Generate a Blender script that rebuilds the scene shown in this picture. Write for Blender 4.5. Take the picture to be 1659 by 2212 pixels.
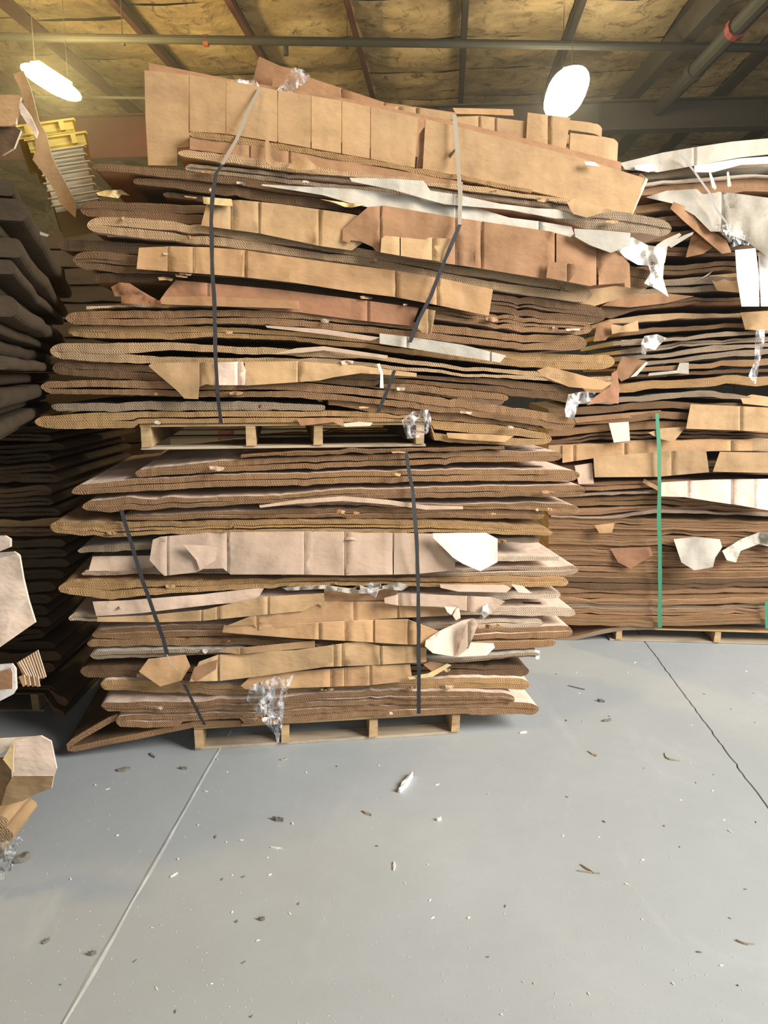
import bpy, bmesh, math, random
from mathutils import Vector, Matrix, noise
random.seed(7)
sc = bpy.context.scene
for o in list(bpy.data.objects): bpy.data.objects.remove(o)
COL = sc.collection
R = math.radians

# ------------------------------------------------------------------ camera
FPX, CX, CY = 1650.0, 829.5, 1106.0
PITCH = R(10.2)
CAMZ = 1.6
cd = bpy.data.cameras.new('camera'); cam = bpy.data.objects.new('camera', cd); COL.objects.link(cam)
cam.location = (0, 0, CAMZ); cam.rotation_euler = (R(90) - PITCH, 0, 0)
cd.sensor_fit = 'VERTICAL'; cd.sensor_height = 24; cd.lens = 24 * FPX / 2212
cd.clip_end = 200
sc.camera = cam
# ------------------------------------------------------------------ light
sc.view_settings.view_transform = 'Standard'; sc.view_settings.look = 'None'
sc.view_settings.exposure = 0.42; sc.view_settings.gamma = 1
sc.view_settings.use_curve_mapping = False
cy = sc.cycles; cy.max_bounces = 6; cy.diffuse_bounces = 3; cy.glossy_bounces = 2; cy.transmission_bounces = 3; cy.volume_bounces = 0; cy.transparent_max_bounces = 10
w = bpy.data.worlds.new('daylight'); sc.world = w; w.use_nodes = True
w.node_tree.nodes['Background'].inputs[0].default_value = (0.82, 0.9, 1.0, 1)
w.node_tree.nodes['Background'].inputs[1].default_value = 0.14

def area(name, loc, target, sx, sy, power, col):
    l = bpy.data.lights.new(name, 'AREA'); l.shape = 'RECTANGLE'; l.size = sx; l.size_y = sy
    l.energy = power; l.color = col
    o = bpy.data.objects.new(name, l); COL.objects.link(o); o.location = loc
    o.rotation_euler = (Vector(target) - Vector(loc)).to_track_quat('-Z', 'Y').to_euler()
    return o
k_ = area('door_daylight', (6.0, 0.0, 4.4), (1.4, 3.8, 0.8), 3.6, 3.4, 500, (1.0, 0.965, 0.92)); k_.data.spread = R(130)
k_ = area('front_fill', (1.5, -7.5, 3.2), (0.8, 3.0, 0.8), 5.0, 3.6, 190, (0.93, 0.97, 1.0))  # weak fill added behind the camera; no door modelled there

# ------------------------------------------------------------------ geometry helpers
def ray(px, py):
    u, v = (px - CX) / FPX, (CY - py) / FPX
    return Vector((u, math.cos(PITCH) + v * math.sin(PITCH), -math.sin(PITCH) + v * math.cos(PITCH)))
def on_z(px, py, z):
    d = ray(px, py); t = (z - CAMZ) / d.z
    return Vector((0, 0, CAMZ)) + d * t
def at_depth(px, py, dist):
    """point at horizontal forward distance dist"""
    d = ray(px, py)
    return Vector((0, 0, CAMZ)) + d * (dist / d.y)

class Face:
    def __init__(self, O, ang):
        self.O = Vector(O); self.ang = ang
        self.s = Vector((math.cos(ang), math.sin(ang), 0)); self.n = Vector((-math.sin(ang), math.cos(ang), 0))
        self.g = {}
    def hit(self, px, py, off=0.0):
        d = ray(px, py); q = self.O - self.n * off - Vector((0, 0, CAMZ))
        return Vector((0, 0, CAMZ)) + d * (q.dot(self.n) / d.dot(self.n))
    def sz(self, px, py, off=0.0):
        p = self.hit(px, py, off) - self.O
        return p.dot(self.s), p.z
    def P(self, s, z, dep=0.0):
        p = self.O + self.s * s + self.n * dep
        return Vector((p.x, p.y, z))
    def top(self, s):
        k = int(math.floor(s / 0.01)); return max(self.g.get(k - 1, 0), self.g.get(k, 0), self.g.get(k + 1, 0))
    def put(self, s0, s1, z0, z1):
        if s1 < s0: s0, s1, z0, z1 = s1, s0, z1, z0
        a, b = int(math.floor(s0 / 0.01)), int(math.floor(s1 / 0.01))
        for k in range(a, b + 1):
            f = 0 if b == a else (k - a) / (b - a)
            z = z0 + (z1 - z0) * f
            if z > self.g.get(k, 0): self.g[k] = z

def mesh_obj(name, verts, faces, mats, parent=None, midx=None, uvs=None, smooth=False):
    me = bpy.data.meshes.new(name); me.from_pydata([tuple(v) for v in verts], [], faces)
    for m in mats: me.materials.append(m)
    if midx: me.polygons.foreach_set('material_index', midx)
    if uvs:
        ul = me.uv_layers.new(name='UVMap'); i = 0
        for f in uvs:
            for uv in f: ul.data[i].uv = uv; i += 1
    if smooth: me.polygons.foreach_set('use_smooth', [True] * len(me.polygons))
    me.update()
    o = bpy.data.objects.new(name, me); COL.objects.link(o)
    if parent:
        o.parent = parent
        o.matrix_parent_inverse = Matrix.Translation(parent.location).inverted() if parent.type == 'EMPTY' else Matrix()
    return o
def empty(name, loc=(0, 0, 0)):
    o = bpy.data.objects.new(name, None); COL.objects.link(o); o.location = loc; o.empty_display_size = .05
    return o
def tag(o, label=None, cat=None, group=None, kind=None):
    if label: o['label'] = label
    if cat: o['category'] = cat
    if group: o['group'] = group
    if kind: o['kind'] = kind
    return o
def box_v(c, ax, ay, az, sx, sy, sz):
    vs = []
    for k in (-1, 1):
        for j in (-1, 1):
            for i in (-1, 1): vs.append(c + ax * (i * sx / 2) + ay * (j * sy / 2) + az * (k * sz / 2))
    return vs
BF = [(0, 2, 3, 1), (4, 5, 7, 6), (0, 1, 5, 4), (2, 6, 7, 3), (0, 4, 6, 2), (1, 3, 7, 5)]
def box(name, c, ax, ay, az, sx, sy, sz, mat, parent=None):
    return mesh_obj(name, box_v(Vector(c), ax, ay, az, sx, sy, sz), BF, [mat], parent)
X, Y, Z = Vector((1, 0, 0)), Vector((0, 1, 0)), Vector((0, 0, 1))
def tube(name, a, b, r, mat, parent=None, n=12):
    a, b = Vector(a), Vector(b); d = (b - a).normalized(); u = d.cross(Z if abs(d.z) < .9 else X).normalized(); v = d.cross(u)
    vs = []; fs = []
    for p in (a, b):
        for i in range(n):
            t = 2 * math.pi * i / n; vs.append(p + u * (r * math.cos(t)) + v * (r * math.sin(t)))
    for i in range(n): fs.append((i, (i + 1) % n, n + (i + 1) % n, n + i))
    fs.append(tuple(range(n - 1, -1, -1))); fs.append(tuple(range(n, 2 * n)))
    return mesh_obj(name, vs, fs, [mat], parent, smooth=False)

# ------------------------------------------------------------------ materials
def newmat(name):
    m = bpy.data.materials.new(name); m.use_nodes = True
    nt = m.node_tree; b = nt.nodes['Principled BSDF']
    return m, nt, b
def N(nt, t, **kw):
    n = nt.nodes.new(t)
    for k, v in kw.items(): setattr(n, k, v)
    return n
def math_n(nt, op, a, b=None, c=None):
    n = N(nt, 'ShaderNodeMath', operation=op)
    for i, v in enumerate((a, b, c)):
        if v is None: continue
        if isinstance(v, (int, float)): n.inputs[i].default_value = v
        else: nt.links.new(v, n.inputs[i])
    return n.outputs[0]
def mixc(nt, f, a, b, mode='MIX'):
    n = N(nt, 'ShaderNodeMix', data_type='RGBA', blend_type=mode)
    for i, v in ((0, f), (6, a), (7, b)):
        if isinstance(v, (int, float)): n.inputs[i].default_value = v
        elif isinstance(v, tuple): n.inputs[i].default_value = (*v, 1) if len(v) == 3 else v
        else: nt.links.new(v, n.inputs[i])
    return n.outputs[2]
def noise_n(nt, scale, detail=3, rough=.55, vec=None, dist=0):
    n = N(nt, 'ShaderNodeTexNoise'); n.inputs['Scale'].default_value = scale; n.inputs['Detail'].default_value = detail
    n.inputs['Roughness'].default_value = rough; n.inputs['Distortion'].default_value = dist
    if vec: nt.links.new(vec, n.inputs['Vector'])
    return n.outputs['Fac']
def ramp(nt, fac, stops):
    r = N(nt, 'ShaderNodeValToRGB'); e = r.color_ramp.elements
    while len(e) < len(stops): e.new(0.5)
    for i, (p, c) in enumerate(stops): e[i].position = p; e[i].color = (*c, 1) if len(c) == 3 else c
    nt.links.new(fac, r.inputs[0]); return r.outputs[0]
def scaled(nt, sx, sy, sz, src='Object'):
    tc = N(nt, 'ShaderNodeTexCoord'); mp = N(nt, 'ShaderNodeMapping'); mp.inputs['Scale'].default_value = (sx, sy, sz)
    nt.links.new(tc.outputs[src], mp.inputs[0]); return mp.outputs[0]
def bump(nt, b, h, strength, dist=.01):
    n = N(nt, 'ShaderNodeBump'); n.inputs['Strength'].default_value = strength; n.inputs['Distance'].default_value = dist
    nt.links.new(h, n.inputs['Height']); nt.links.new(n.outputs[0], b.inputs['Normal'])

def kraft(name, c, var=.16, stain=.5):
    """flat liner paper: mottled, faint flute ribs, darker scuffs"""
    m, nt, b = newmat(name)
    oi = N(nt, 'ShaderNodeObjectInfo')
    n1 = noise_n(nt, 1.0, 4, .6, scaled(nt, 5, 5, 9))
    n2 = noise_n(nt, 1.0, 5, .7, scaled(nt, 18, 18, 40))
    dark = tuple(x * (1 - stain * .5) for x in c); lite = tuple(min(1, x * 1.15) for x in c)
    col = ramp(nt, n1, [(.28, dark), (.52, c), (.8, lite)])
    col = mixc(nt, math_n(nt, 'MULTIPLY', n2, .35), col, tuple(x * .7 for x in c))
    k = math_n(nt, 'ADD', math_n(nt, 'MULTIPLY', oi.outputs['Random'], 2 * var), 1 - var)
    hs = N(nt, 'ShaderNodeHueSaturation'); nt.links.new(col, hs.inputs['Color']); nt.links.new(k, hs.inputs['Value'])
    nt.links.new(hs.outputs[0], b.inputs['Base Color'])
    b.inputs['Roughness'].default_value = .82; b.inputs['Specular IOR Level'].default_value = .25
    h = math_n(nt, 'MULTIPLY', n1, 2.6)
    vn = noise_n(nt, 1.0, 1, .5, scaled(nt, 11, 11, 2.0), .3)
    h = math_n(nt, 'ADD', h, math_n(nt, 'MULTIPLY', vn, 1.5))
    bump(nt, b, h, .5, .01)
    return m
def flute(name, c, dark=.42, lite=1.25, period=.0088, rows=.011):
    """cut corrugated edge: slanted flute cells between liner lines"""
    m, nt, b = newmat(name)
    uv = N(nt, 'ShaderNodeUVMap'); sp = N(nt, 'ShaderNodeSeparateXYZ'); nt.links.new(uv.outputs[0], sp.inputs[0])
    u, v = sp.outputs[0], sp.outputs[1]
    oi = N(nt, 'ShaderNodeObjectInfo')
    wob = noise_n(nt, 1.0, 2, .5, scaled(nt, 20, 20, 60))
    nv = N(nt, 'ShaderNodeCombineXYZ')
    nt.links.new(math_n(nt, 'MULTIPLY', u, 9), nv.inputs[0]); nt.links.new(math_n(nt, 'MULTIPLY', v, 30), nv.inputs[1]); nt.links.new(math_n(nt, 'MULTIPLY', oi.outputs['Random'], 50), nv.inputs[2])
    big = noise_n(nt, .8, 4, .6, nv.outputs[0])
    ph = math_n(nt, 'ADD', math_n(nt, 'DIVIDE', u, period), math_n(nt, 'ADD', math_n(nt, 'MULTIPLY', v, 95), math_n(nt, 'MULTIPLY', wob, 2.5)))
    st = math_n(nt, 'ADD', math_n(nt, 'MULTIPLY', math_n(nt, 'SINE', math_n(nt, 'MULTIPLY', ph, 6.2832)), .5), .5)
    rw = math_n(nt, 'ABSOLUTE', math_n(nt, 'SUBTRACT', math_n(nt, 'FRACT', math_n(nt, 'ADD', math_n(nt, 'DIVIDE', v, rows), math_n(nt, 'MULTIPLY', wob, .5))), .5))
    line = math_n(nt, 'SMOOTH_MIN', math_n(nt, 'MULTIPLY', math_n(nt, 'MAXIMUM', math_n(nt, 'SUBTRACT', rw, .36), 0), 8), 1, .1)
    fine = noise_n(nt, 1.0, 3, .7, scaled(nt, 160, 160, 260))
    hgt = math_n(nt, 'MAXIMUM', math_n(nt, 'MULTIPLY', st, math_n(nt, 'ADD', math_n(nt, 'MULTIPLY', fine, .9), .45)), math_n(nt, 'MULTIPLY', line, .75))
    hgt = math_n(nt, 'MINIMUM', hgt, 1)
    col = mixc(nt, hgt, tuple(x * dark for x in c), tuple(min(1, x * lite) for x in c))
    col = mixc(nt, math_n(nt, 'MULTIPLY', math_n(nt, 'MAXIMUM', math_n(nt, 'SUBTRACT', big, .5), 0), 2.4), col, tuple(min(1, x * 1.05) for x in c))
    col = mixc(nt, math_n(nt, 'MULTIPLY', math_n(nt, 'MAXIMUM', math_n(nt, 'SUBTRACT', .45, big), 0), 3.2), col, tuple(x * .45 for x in c))
    k = math_n(nt, 'ADD', math_n(nt, 'MULTIPLY', oi.outputs['Random'], .3), .85)
    hs = N(nt, 'ShaderNodeHueSaturation'); nt.links.new(col, hs.inputs['Color']); nt.links.new(k, hs.inputs['Value'])
    nt.links.new(hs.outputs[0], b.inputs['Base Color']); b.inputs['Roughness'].default_value = .9
    b.inputs['Specular IOR Level'].default_value = .2
    bump(nt, b, hgt, .5, .004)
    return m
def plain(name, c, rough=.6, metal=0, var=0, bscale=0, bstr=.2):
    m, nt, b = newmat(name)
    if var:
        n1 = noise_n(nt, 1.0, 5, .65, scaled(nt, 7, 7, 7))
        nt.links.new(ramp(nt, n1, [(.25, tuple(x * (1 - var) for x in c)), (.7, tuple(min(1, x * (1 + var * .5)) for x in c))]), b.inputs['Base Color'])
    else: b.inputs['Base Color'].default_value = (*c, 1)
    if bscale: bump(nt, b, noise_n(nt, bscale, 4), bstr)
    b.inputs['Roughness'].default_value = rough; b.inputs['Metallic'].default_value = metal
    return m

K = dict(
    tan=kraft('kraft_tan', (.44, .285, .145)), brown=kraft('kraft_brown', (.335, .185, .095)), red=kraft('kraft_reddish', (.33, .165, .09)),
    gold=kraft('kraft_golden', (.44, .265, .13)), pale=kraft('kraft_pale', (.74, .58, .46), stain=.15), pink=kraft('kraft_pinkish', (.54, .395, .29), stain=.2),
    grey=kraft('grey_liner', (.47, .43, .36), stain=.25), white=kraft('white_liner', (.80, .76, .70), stain=.12), dark=kraft('kraft_dark', (.14, .085, .045)),
    yellow=kraft('yellow_paper', (.66, .50, .24), stain=.2), shade_tone=kraft('kraft_shade_tone', (.05, .034, .019)))  # last entry: kraft darkened to stand in for shade on the left piles
E = dict(
    brown=flute('flute_brown', (.28, .16, .08)), dark=flute('flute_dark', (.165, .096, .05)), gold=flute('flute_golden', (.39, .235, .105), dark=.5),
    tan=flute('flute_tan', (.42, .28, .155), dark=.5), grey=flute('flute_grey', (.32, .235, .155)), pale=flute('flute_pale', (.52, .40, .29), dark=.55),
    deep=flute('flute_deep', (.075, .046, .025)), red=flute('flute_reddish', (.32, .18, .095), dark=.6, lite=1.1), shade_tone=flute('flute_shade_tone', (.095, .064, .036), dark=.7, lite=1.1))  # last entry: cut edge with the left piles' shade put into its colour

def wood(name, c):
    m, nt, b = newmat(name)
    v = scaled(nt, 3, 30, 30)
    n1 = noise_n(nt, 1.0, 5, .65, v, .6); n2 = noise_n(nt, 1.0, 4, .6, scaled(nt, 9, 9, 9))
    col = ramp(nt, n1, [(.3, tuple(x * .55 for x in c)), (.5, c), (.75, tuple(min(1, x * 1.25) for x in c))])
    col = mixc(nt, math_n(nt, 'MULTIPLY', n2, .5), col, tuple(x * .5 for x in c))
    nt.links.new(col, b.inputs['Base Color']); b.inputs['Roughness'].default_value = .75
    bump(nt, b, n1, .4, .004); return m
WOOD = wood('pallet_wood', (.52, .35, .17)); WOODD = wood('weathered_wood', (.42, .34, .24))
STRAPB = plain('black_strap', (.022, .022, .024), .7); STRAPG = plain('green_strap', (.05, .24, .13), .35); STRAPL = plain('grey_strap', (.33, .32, .30), .3)
STRAPP = plain('worn_pale_strap', (.33, .29, .23), .35)
YEL = plain('yellow_plastic', (.82, .62, .14), .4, var=.15); CREAM = plain('cream_plastic', (.72, .62, .40), .5, var=.12)
PAPERW = plain('white_paper', (.85, .84, .80), .7)

m, nt, b = newmat('clear_film')
b.inputs['Base Color'].default_value = (.82, .83, .83, 1); b.inputs['Roughness'].default_value = .22
tr = N(nt, 'ShaderNodeBsdfTransparent'); mx = N(nt, 'ShaderNodeMixShader'); out = nt.nodes['Material Output']
nz = noise_n(nt, 1.0, 3, .55, scaled(nt, 26, 26, 8), 1.2)
fac = math_n(nt, 'MINIMUM', math_n(nt, 'MAXIMUM', math_n(nt, 'MULTIPLY', math_n(nt, 'SUBTRACT', nz, .42), 3.2), .06), .7)
nt.links.new(fac, mx.inputs[0]); nt.links.new(tr.outputs[0], mx.inputs[1]); nt.links.new(b.outputs[0], mx.inputs[2]); nt.links.new(mx.outputs[0], out.inputs[0])
bump(nt, b, noise_n(nt, 1, 3, .6, scaled(nt, 30, 30, 9), 1.0), .8, .02)
FILM = m

# concrete
m, nt, b = newmat('painted_concrete')
v1 = scaled(nt, 1, 1, 1)
n1 = noise_n(nt, .55, 5, .6, v1, .3); n2 = noise_n(nt, 7, 8, .72, v1); n3 = noise_n(nt, 90, 4, .7, v1); n4 = noise_n(nt, 2.4, 6, .7, scaled(nt, 1, .35, 1), 1.2)
col = ramp(nt, n1, [(.3, (.34, .37, .38)), (.55, (.405, .44, .455)), (.75, (.47, .50, .515))])
col = mixc(nt, math_n(nt, 'MULTIPLY', n2, .5), col, (.28, .29, .275))
col = mixc(nt, math_n(nt, 'MULTIPLY', math_n(nt, 'MAXIMUM', math_n(nt, 'SUBTRACT', n4, .56), 0), 1.6), col, (.56, .58, .58))
col = mixc(nt, math_n(nt, 'MULTIPLY', math_n(nt, 'MAXIMUM', math_n(nt, 'SUBTRACT', n3, .62), 0), 3), col, (.12, .12, .11))
nt.links.new(col, b.inputs['Base Color'])
nt.links.new(math_n(nt, 'ADD', math_n(nt, 'MULTIPLY', n2, .35), .33), b.inputs['Roughness'])
bump(nt, b, n3, .12, .003); CONC = m
JOINT = plain('joint_sealant', (.42, .44, .43), .8, var=.3, bscale=60)
CRACK = plain('crack_shadow', (.10, .10, .10), .95)

# insulation (stained batts facing the roof)
m, nt, b = newmat('roof_insulation')
nA = noise_n(nt, .7, 5, .65, scaled(nt, 1, 1, 1), .8); nB = noise_n(nt, 1, 5, .7, scaled(nt, 5, 1.1, 4)); nC = noise_n(nt, 1, 6, .75, scaled(nt, 3, 3, 3), 1.5)
col = ramp(nt, nA, [(.3, (.13, .085, .045)), (.5, (.40, .29, .16)), (.72, (.62, .48, .28))])
col = mixc(nt, math_n(nt, 'MULTIPLY', math_n(nt, 'MAXIMUM', math_n(nt, 'SUBTRACT', nC, .52), 0), 6.5), col, (.045, .032, .02))
col = mixc(nt, math_n(nt, 'MULTIPLY', nB, .3), col, (.12, .09, .06))
nt.links.new(col, b.inputs['Base Color']); b.inputs['Roughness'].default_value = .9; bump(nt, b, nC, .6, .05); INSUL = m
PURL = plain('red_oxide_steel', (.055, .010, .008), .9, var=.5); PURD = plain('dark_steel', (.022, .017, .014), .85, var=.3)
GIRD = plain('maroon_steel', (.045, .004, .006), .9, var=.3); PIPE = plain('dark_pipe', (.012, .012, .010), .75, 0, var=.3)
WALLM = plain('back_wall_cladding', (.07, .07, .065), .8, var=.35)

# ------------------------------------------------------------------ carton / flap builders
def interp(pts, x):
    """monotone-ish smooth interpolation of (x,a,b) rows"""
    n = len(pts)
    if x <= pts[0][0]: return pts[0][1], pts[0][2]
    if x >= pts[-1][0]: return pts[-1][1], pts[-1][2]
    for i in range(n - 1):
        if pts[i][0] <= x <= pts[i + 1][0]: break
    x0, x1 = pts[i][0], pts[i + 1][0]; h = x1 - x0; t = (x - x0) / h
    out = []
    for k in (1, 2):
        def sl(j):
            if j <= 0: return (pts[1][k] - pts[0][k]) / (pts[1][0] - pts[0][0])
            if j >= n - 1: return (pts[-1][k] - pts[-2][k]) / (pts[-1][0] - pts[-2][0])
            a = (pts[j][k] - pts[j - 1][k]) / (pts[j][0] - pts[j - 1][0]); c = (pts[j + 1][k] - pts[j][k]) / (pts[j + 1][0] - pts[j][0])
            return 0 if a * c <= 0 else 2 * a * c / (a + c)
        m0, m1 = sl(i) * h, sl(i + 1) * h; y0, y1 = pts[i][k], pts[i + 1][k]
        out.append((2 * t**3 - 3 * t**2 + 1) * y0 + (t**3 - 2 * t**2 + t) * m0 + (-2 * t**3 + 3 * t**2) * y1 + (t**3 - t**2) * m1)
    return out[0], out[1]

SEED = [0]
def carton(face, pts, label, edge='brown', liner='tan', off=None, depth=1.1, layers=2, group=None, slit=.10, name='flattened_carton', cat='cardboard', wob=2.3, step=11, clamp=True, back=0.0):
    SEED[0] += 1; sd = SEED[0] * 7.31; rnd = random.Random(SEED[0] * 13 + 5)
    if off is None: off = rnd.uniform(0, .045)
    pts = [list(map(float, p)) for p in pts]
    capL = capR = 0
    if pts[0][2] == 0: capL = min(pts[1][0] - pts[0][0], pts[1][2] * 1.0); pts[0][2] = pts[1][2] * .82
    if pts[-1][2] == 0: capR = max(pts[-1][0] - pts[-2][0], 1); capR = min(capR, pts[-2][2] * .75 + 3); pts[-1][2] = pts[-2][2] * .94
    x0, x1 = pts[0][0], pts[-1][0]
    xs = []
    def cap(a, r, sgn):
        return [a + sgn * r * (1 - math.cos(t * math.pi / 2 / 6)) for t in range(0, 6)]
    a, c = x0 + capL, x1 - capR
    if capL: xs += cap(x0, capL, 1)
    nmid = max(2, int((c - a) / step)); xs += [a + (c - a) * i / nmid for i in range(nmid + 1)]
    if capR: xs += [x for x in reversed(cap(x1, capR, -1))]
    kinks = [(rnd.uniform(x0 + 80, x1 - 80), rnd.uniform(7, 24), rnd.uniform(-4, 4)) for _ in range(5)] if x1 - x0 > 300 else []
    rows = []
    for x in xs:
        yc, th = interp(pts, x)
        f = 1.0
        if capL and x < a: f = math.sqrt(max(0.0, 1 - ((a - x) / capL) ** 2))
        if capR and x > c: f = min(f, math.sqrt(max(0.0, 1 - ((x - c) / capR) ** 2)))
        f = max(f, .04)
        w1 = noise.noise(Vector((x * .012, sd, 0))) * wob + noise.noise(Vector((x * .05, sd, 3))) * wob * .7
        w2 = noise.noise(Vector((x * .012, sd, 9))) * wob + noise.noise(Vector((x * .05, sd, 6))) * wob * .7
        for kx, kr, ka in kinks:
            g = math.exp(-((x - kx) / kr) ** 2); w1 += ka * g; w2 += ka * g
        yt = yc - th / 2 * f + w1 * min(1, f); yb = yc + th / 2 * f + w2 * min(1, f)
        s, zt = face.sz(x, yt, off); s2, zb = face.sz(x, yb, off)
        s = (s + s2) / 2
        if clamp:
            g = face.top(s)
            if zb < g + .0015: zb = g + .0015
            mn = .007 * max(f, .1)
            if zt < zb + mn: zt = zb + mn
        rows.append([s, zb, zt, f])
    if clamp:
        for (sa, _, ta, _), (sb, _, tb, _) in zip(rows, rows[1:]): face.put(sa, sb, ta, tb)
    fc = rows[len(rows) // 2]
    base = face.P(fc[0], fc[1], depth / 2)
    root = empty(name, base)
    tag(root, label, cat, group)
    L = layers; sp = [k / L + (rnd.uniform(-.06, .06) if 0 < k < L else 0) for k in range(L + 1)]
    n = len(rows)
    cuts = []   # slit profile for every inner boundary
    for k in range(1, L):
        ph = rnd.uniform(0, 9); st, en = rnd.uniform(.02, .2), rnd.uniform(.7, .97)
        g = []
        for i, r in enumerate(rows):
            t = i / (n - 1); a_ = max(0, min(1, (t - st) / .06)) * max(0, min(1, (en - t) / .06))
            nn = .5 + .9 * noise.noise(Vector((t * 9 + ph, sd, k))); nn = max(.12, nn)
            g.append(min(.32 / L * 2, slit * nn * 2) * a_ * .5 if r[3] > .9 else 0)
        cuts.append(g)
    for k in range(L):
        vs = []; fs = []; mi = []; uv = []
        dj = rnd.uniform(-.006, .006)
        lo = []; hi = []
        for i, r in enumerate(rows):
            h = r[2] - r[1]
            lo.append(r[1] + h * (sp[k] + (cuts[k - 1][i] if k > 0 else 0)))
            hi.append(r[1] + h * (sp[k + 1] - (cuts[k][i] if k < L - 1 else 0)))
        for i, r in enumerate(rows):
            d = -off + back + dj * min(1, r[3]) + .006 * noise.noise(Vector((r[0] * 6, sd, k * 3.3))) + .003 * noise.noise(Vector((r[0] * 40, sd, k)))
            sag = 0
            vs += [face.P(r[0], lo[i], d), face.P(r[0], hi[i], d), face.P(r[0], hi[i], depth), face.P(r[0], lo[i], depth)]
        for i in range(n - 1):
            a0, b0 = 4 * i, 4 * i + 4; s0, s1 = rows[i][0], rows[i + 1][0]
            # front
            fs.append((a0, b0, b0 + 1, a0 + 1)); mi.append(0)
            uv.append([(s0, lo[i]), (s1, lo[i + 1]), (s1, hi[i + 1]), (s0, hi[i])])
            fs.append((a0 + 1, b0 + 1, b0 + 2, a0 + 2)); mi.append(1); uv.append([(s0, 0), (s1, 0), (s1, 1), (s0, 1)])
            fs.append((a0 + 2, b0 + 2, b0 + 3, a0 + 3)); mi.append(0); uv.append([(s0, hi[i]), (s1, hi[i + 1]), (s1, lo[i + 1]), (s0, lo[i])])
            fs.append((a0 + 3, b0 + 3, b0, a0)); mi.append(1); uv.append([(s0, 0), (s1, 0), (s1, 1), (s0, 1)])
        e = 4 * (n - 1)
        fs.append((0, 1, 2, 3)); mi.append(1); uv.append([(0, 0)] * 4)
        fs.append((e, e + 3, e + 2, e + 1)); mi.append(1); uv.append([(0, 0)] * 4)
        lk = list(liner) if isinstance(liner, tuple) else [liner]
        mesh_obj('folded_layer', vs, fs, [E[edge], K[lk[k % len(lk)]]], root, mi, uv)
    return root

def poly_grid(outline, step, extra=()):
    """triangulated polygon in px space cut by a grid; returns verts(2d), faces"""
    bm = bmesh.new()
    vs = [bm.verts.new((p[0], p[1], 0)) for p in outline]
    f = bm.faces.new(vs)
    bmesh.ops.triangulate(bm, faces=[f])
    xa, xb = min(p[0] for p in outline), max(p[0] for p in outline); ya, yb = min(p[1] for p in outline), max(p[1] for p in outline)
    cutx = [xa + step * i for i in range(1, int((xb - xa) / step) + 1)] + [e + d for e in extra for d in (-3, 0, 3)]
    cuty = [ya + step * i for i in range(1, int((yb - ya) / step) + 1)]
    for c in cutx:
        bmesh.ops.bisect_plane(bm, geom=bm.verts[:] + bm.edges[:] + bm.faces[:], plane_co=(c, 0, 0), plane_no=(1, 0, 0), dist=1e-4)
    for c in cuty:
        bmesh.ops.bisect_plane(bm, geom=bm.verts[:] + bm.edges[:] + bm.faces[:], plane_co=(0, c, 0), plane_no=(0, 1, 0), dist=1e-4)
    bmesh.ops.remove_doubles(bm, verts=bm.verts[:], dist=1e-3)
    bm.verts.index_update()
    V = [(v.co.x, v.co.y) for v in bm.verts]; Fc = [[v.index for v in f.verts] for f in bm.faces]
    E_ = [(e.verts[0].index, e.verts[1].index) for e in bm.edges if len(e.link_faces) == 1]
    bm.free(); return V, Fc, E_

def flap(face, outline, parent, mat, top=.05, bot=.08, th=.004, amp=.008, creases=(), name='flap', step=22, label=None, cat=None, freq=.012, edge=None, tilt=0.0):
    SEED[0] += 1; sd = SEED[0] * 3.17
    V, Fc, Ed = poly_grid(outline, step, creases)
    ya, yb = min(p[1] for p in V), max(p[1] for p in V); xa, xb = min(p[0] for p in V), max(p[0] for p in V)
    P0 = []; P1 = []
    for (x, y) in V:
        t = (y - ya) / max(1, yb - ya)
        o = top + (bot - top) * t + tilt * ((x - xa) / max(1, xb - xa) - .5)
        o += 1.3 * amp * noise.noise(Vector((x * freq, y * freq * .8, sd))) + amp * .8 * noise.noise(Vector((x * freq * 3.5, y * freq * 2, sd + 4)))
        for c in creases:
            if abs(x - c) < 1: o -= .009
            elif abs(x - c) < 14: o += .004
        P0.append(face.hit(x, y, o)); P1.append(face.hit(x, y, o) + face.n * th)
    n = len(V); vs = P0 + P1; fs = []; mi = []
    for f in Fc:
        a, b_, c_ = vs[f[0]], vs[f[1]], vs[f[2]]
        nn = (b_ - a).cross(c_ - a)
        ff = f if nn.dot(face.n) < 0 else list(reversed(f))
        fs.append(tuple(ff)); mi.append(0); fs.append(tuple(i + n for i in reversed(ff))); mi.append(0)
    ns = len(fs)
    for (a, b_) in Ed:
        q = len(vs); vs += [vs[a], vs[b_], vs[b_ + n], vs[a + n]]; fs.append((q, q + 1, q + 2, q + 3)); mi.append(1)
    o = mesh_obj(name, vs, fs, [K[mat] if isinstance(mat, str) else mat, K['pale'] if edge is None else edge], parent, mi)
    o.data.polygons.foreach_set('use_smooth', [True] * ns + [False] * (len(fs) - ns))
    if label: o['label'] = label
    if cat: o['category'] = cat
    return o
def film(face, outline, label, off=.1, amp=.05, name='plastic_film', step=5, mat=None, freq=.045, cat='plastic'):
    o = flap(face, outline, None, mat or FILM, off, off + .01, .0015, amp, name=name, step=step, freq=freq, edge=mat or FILM)
    o['label'] = label; o['category'] = cat; return o
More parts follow.
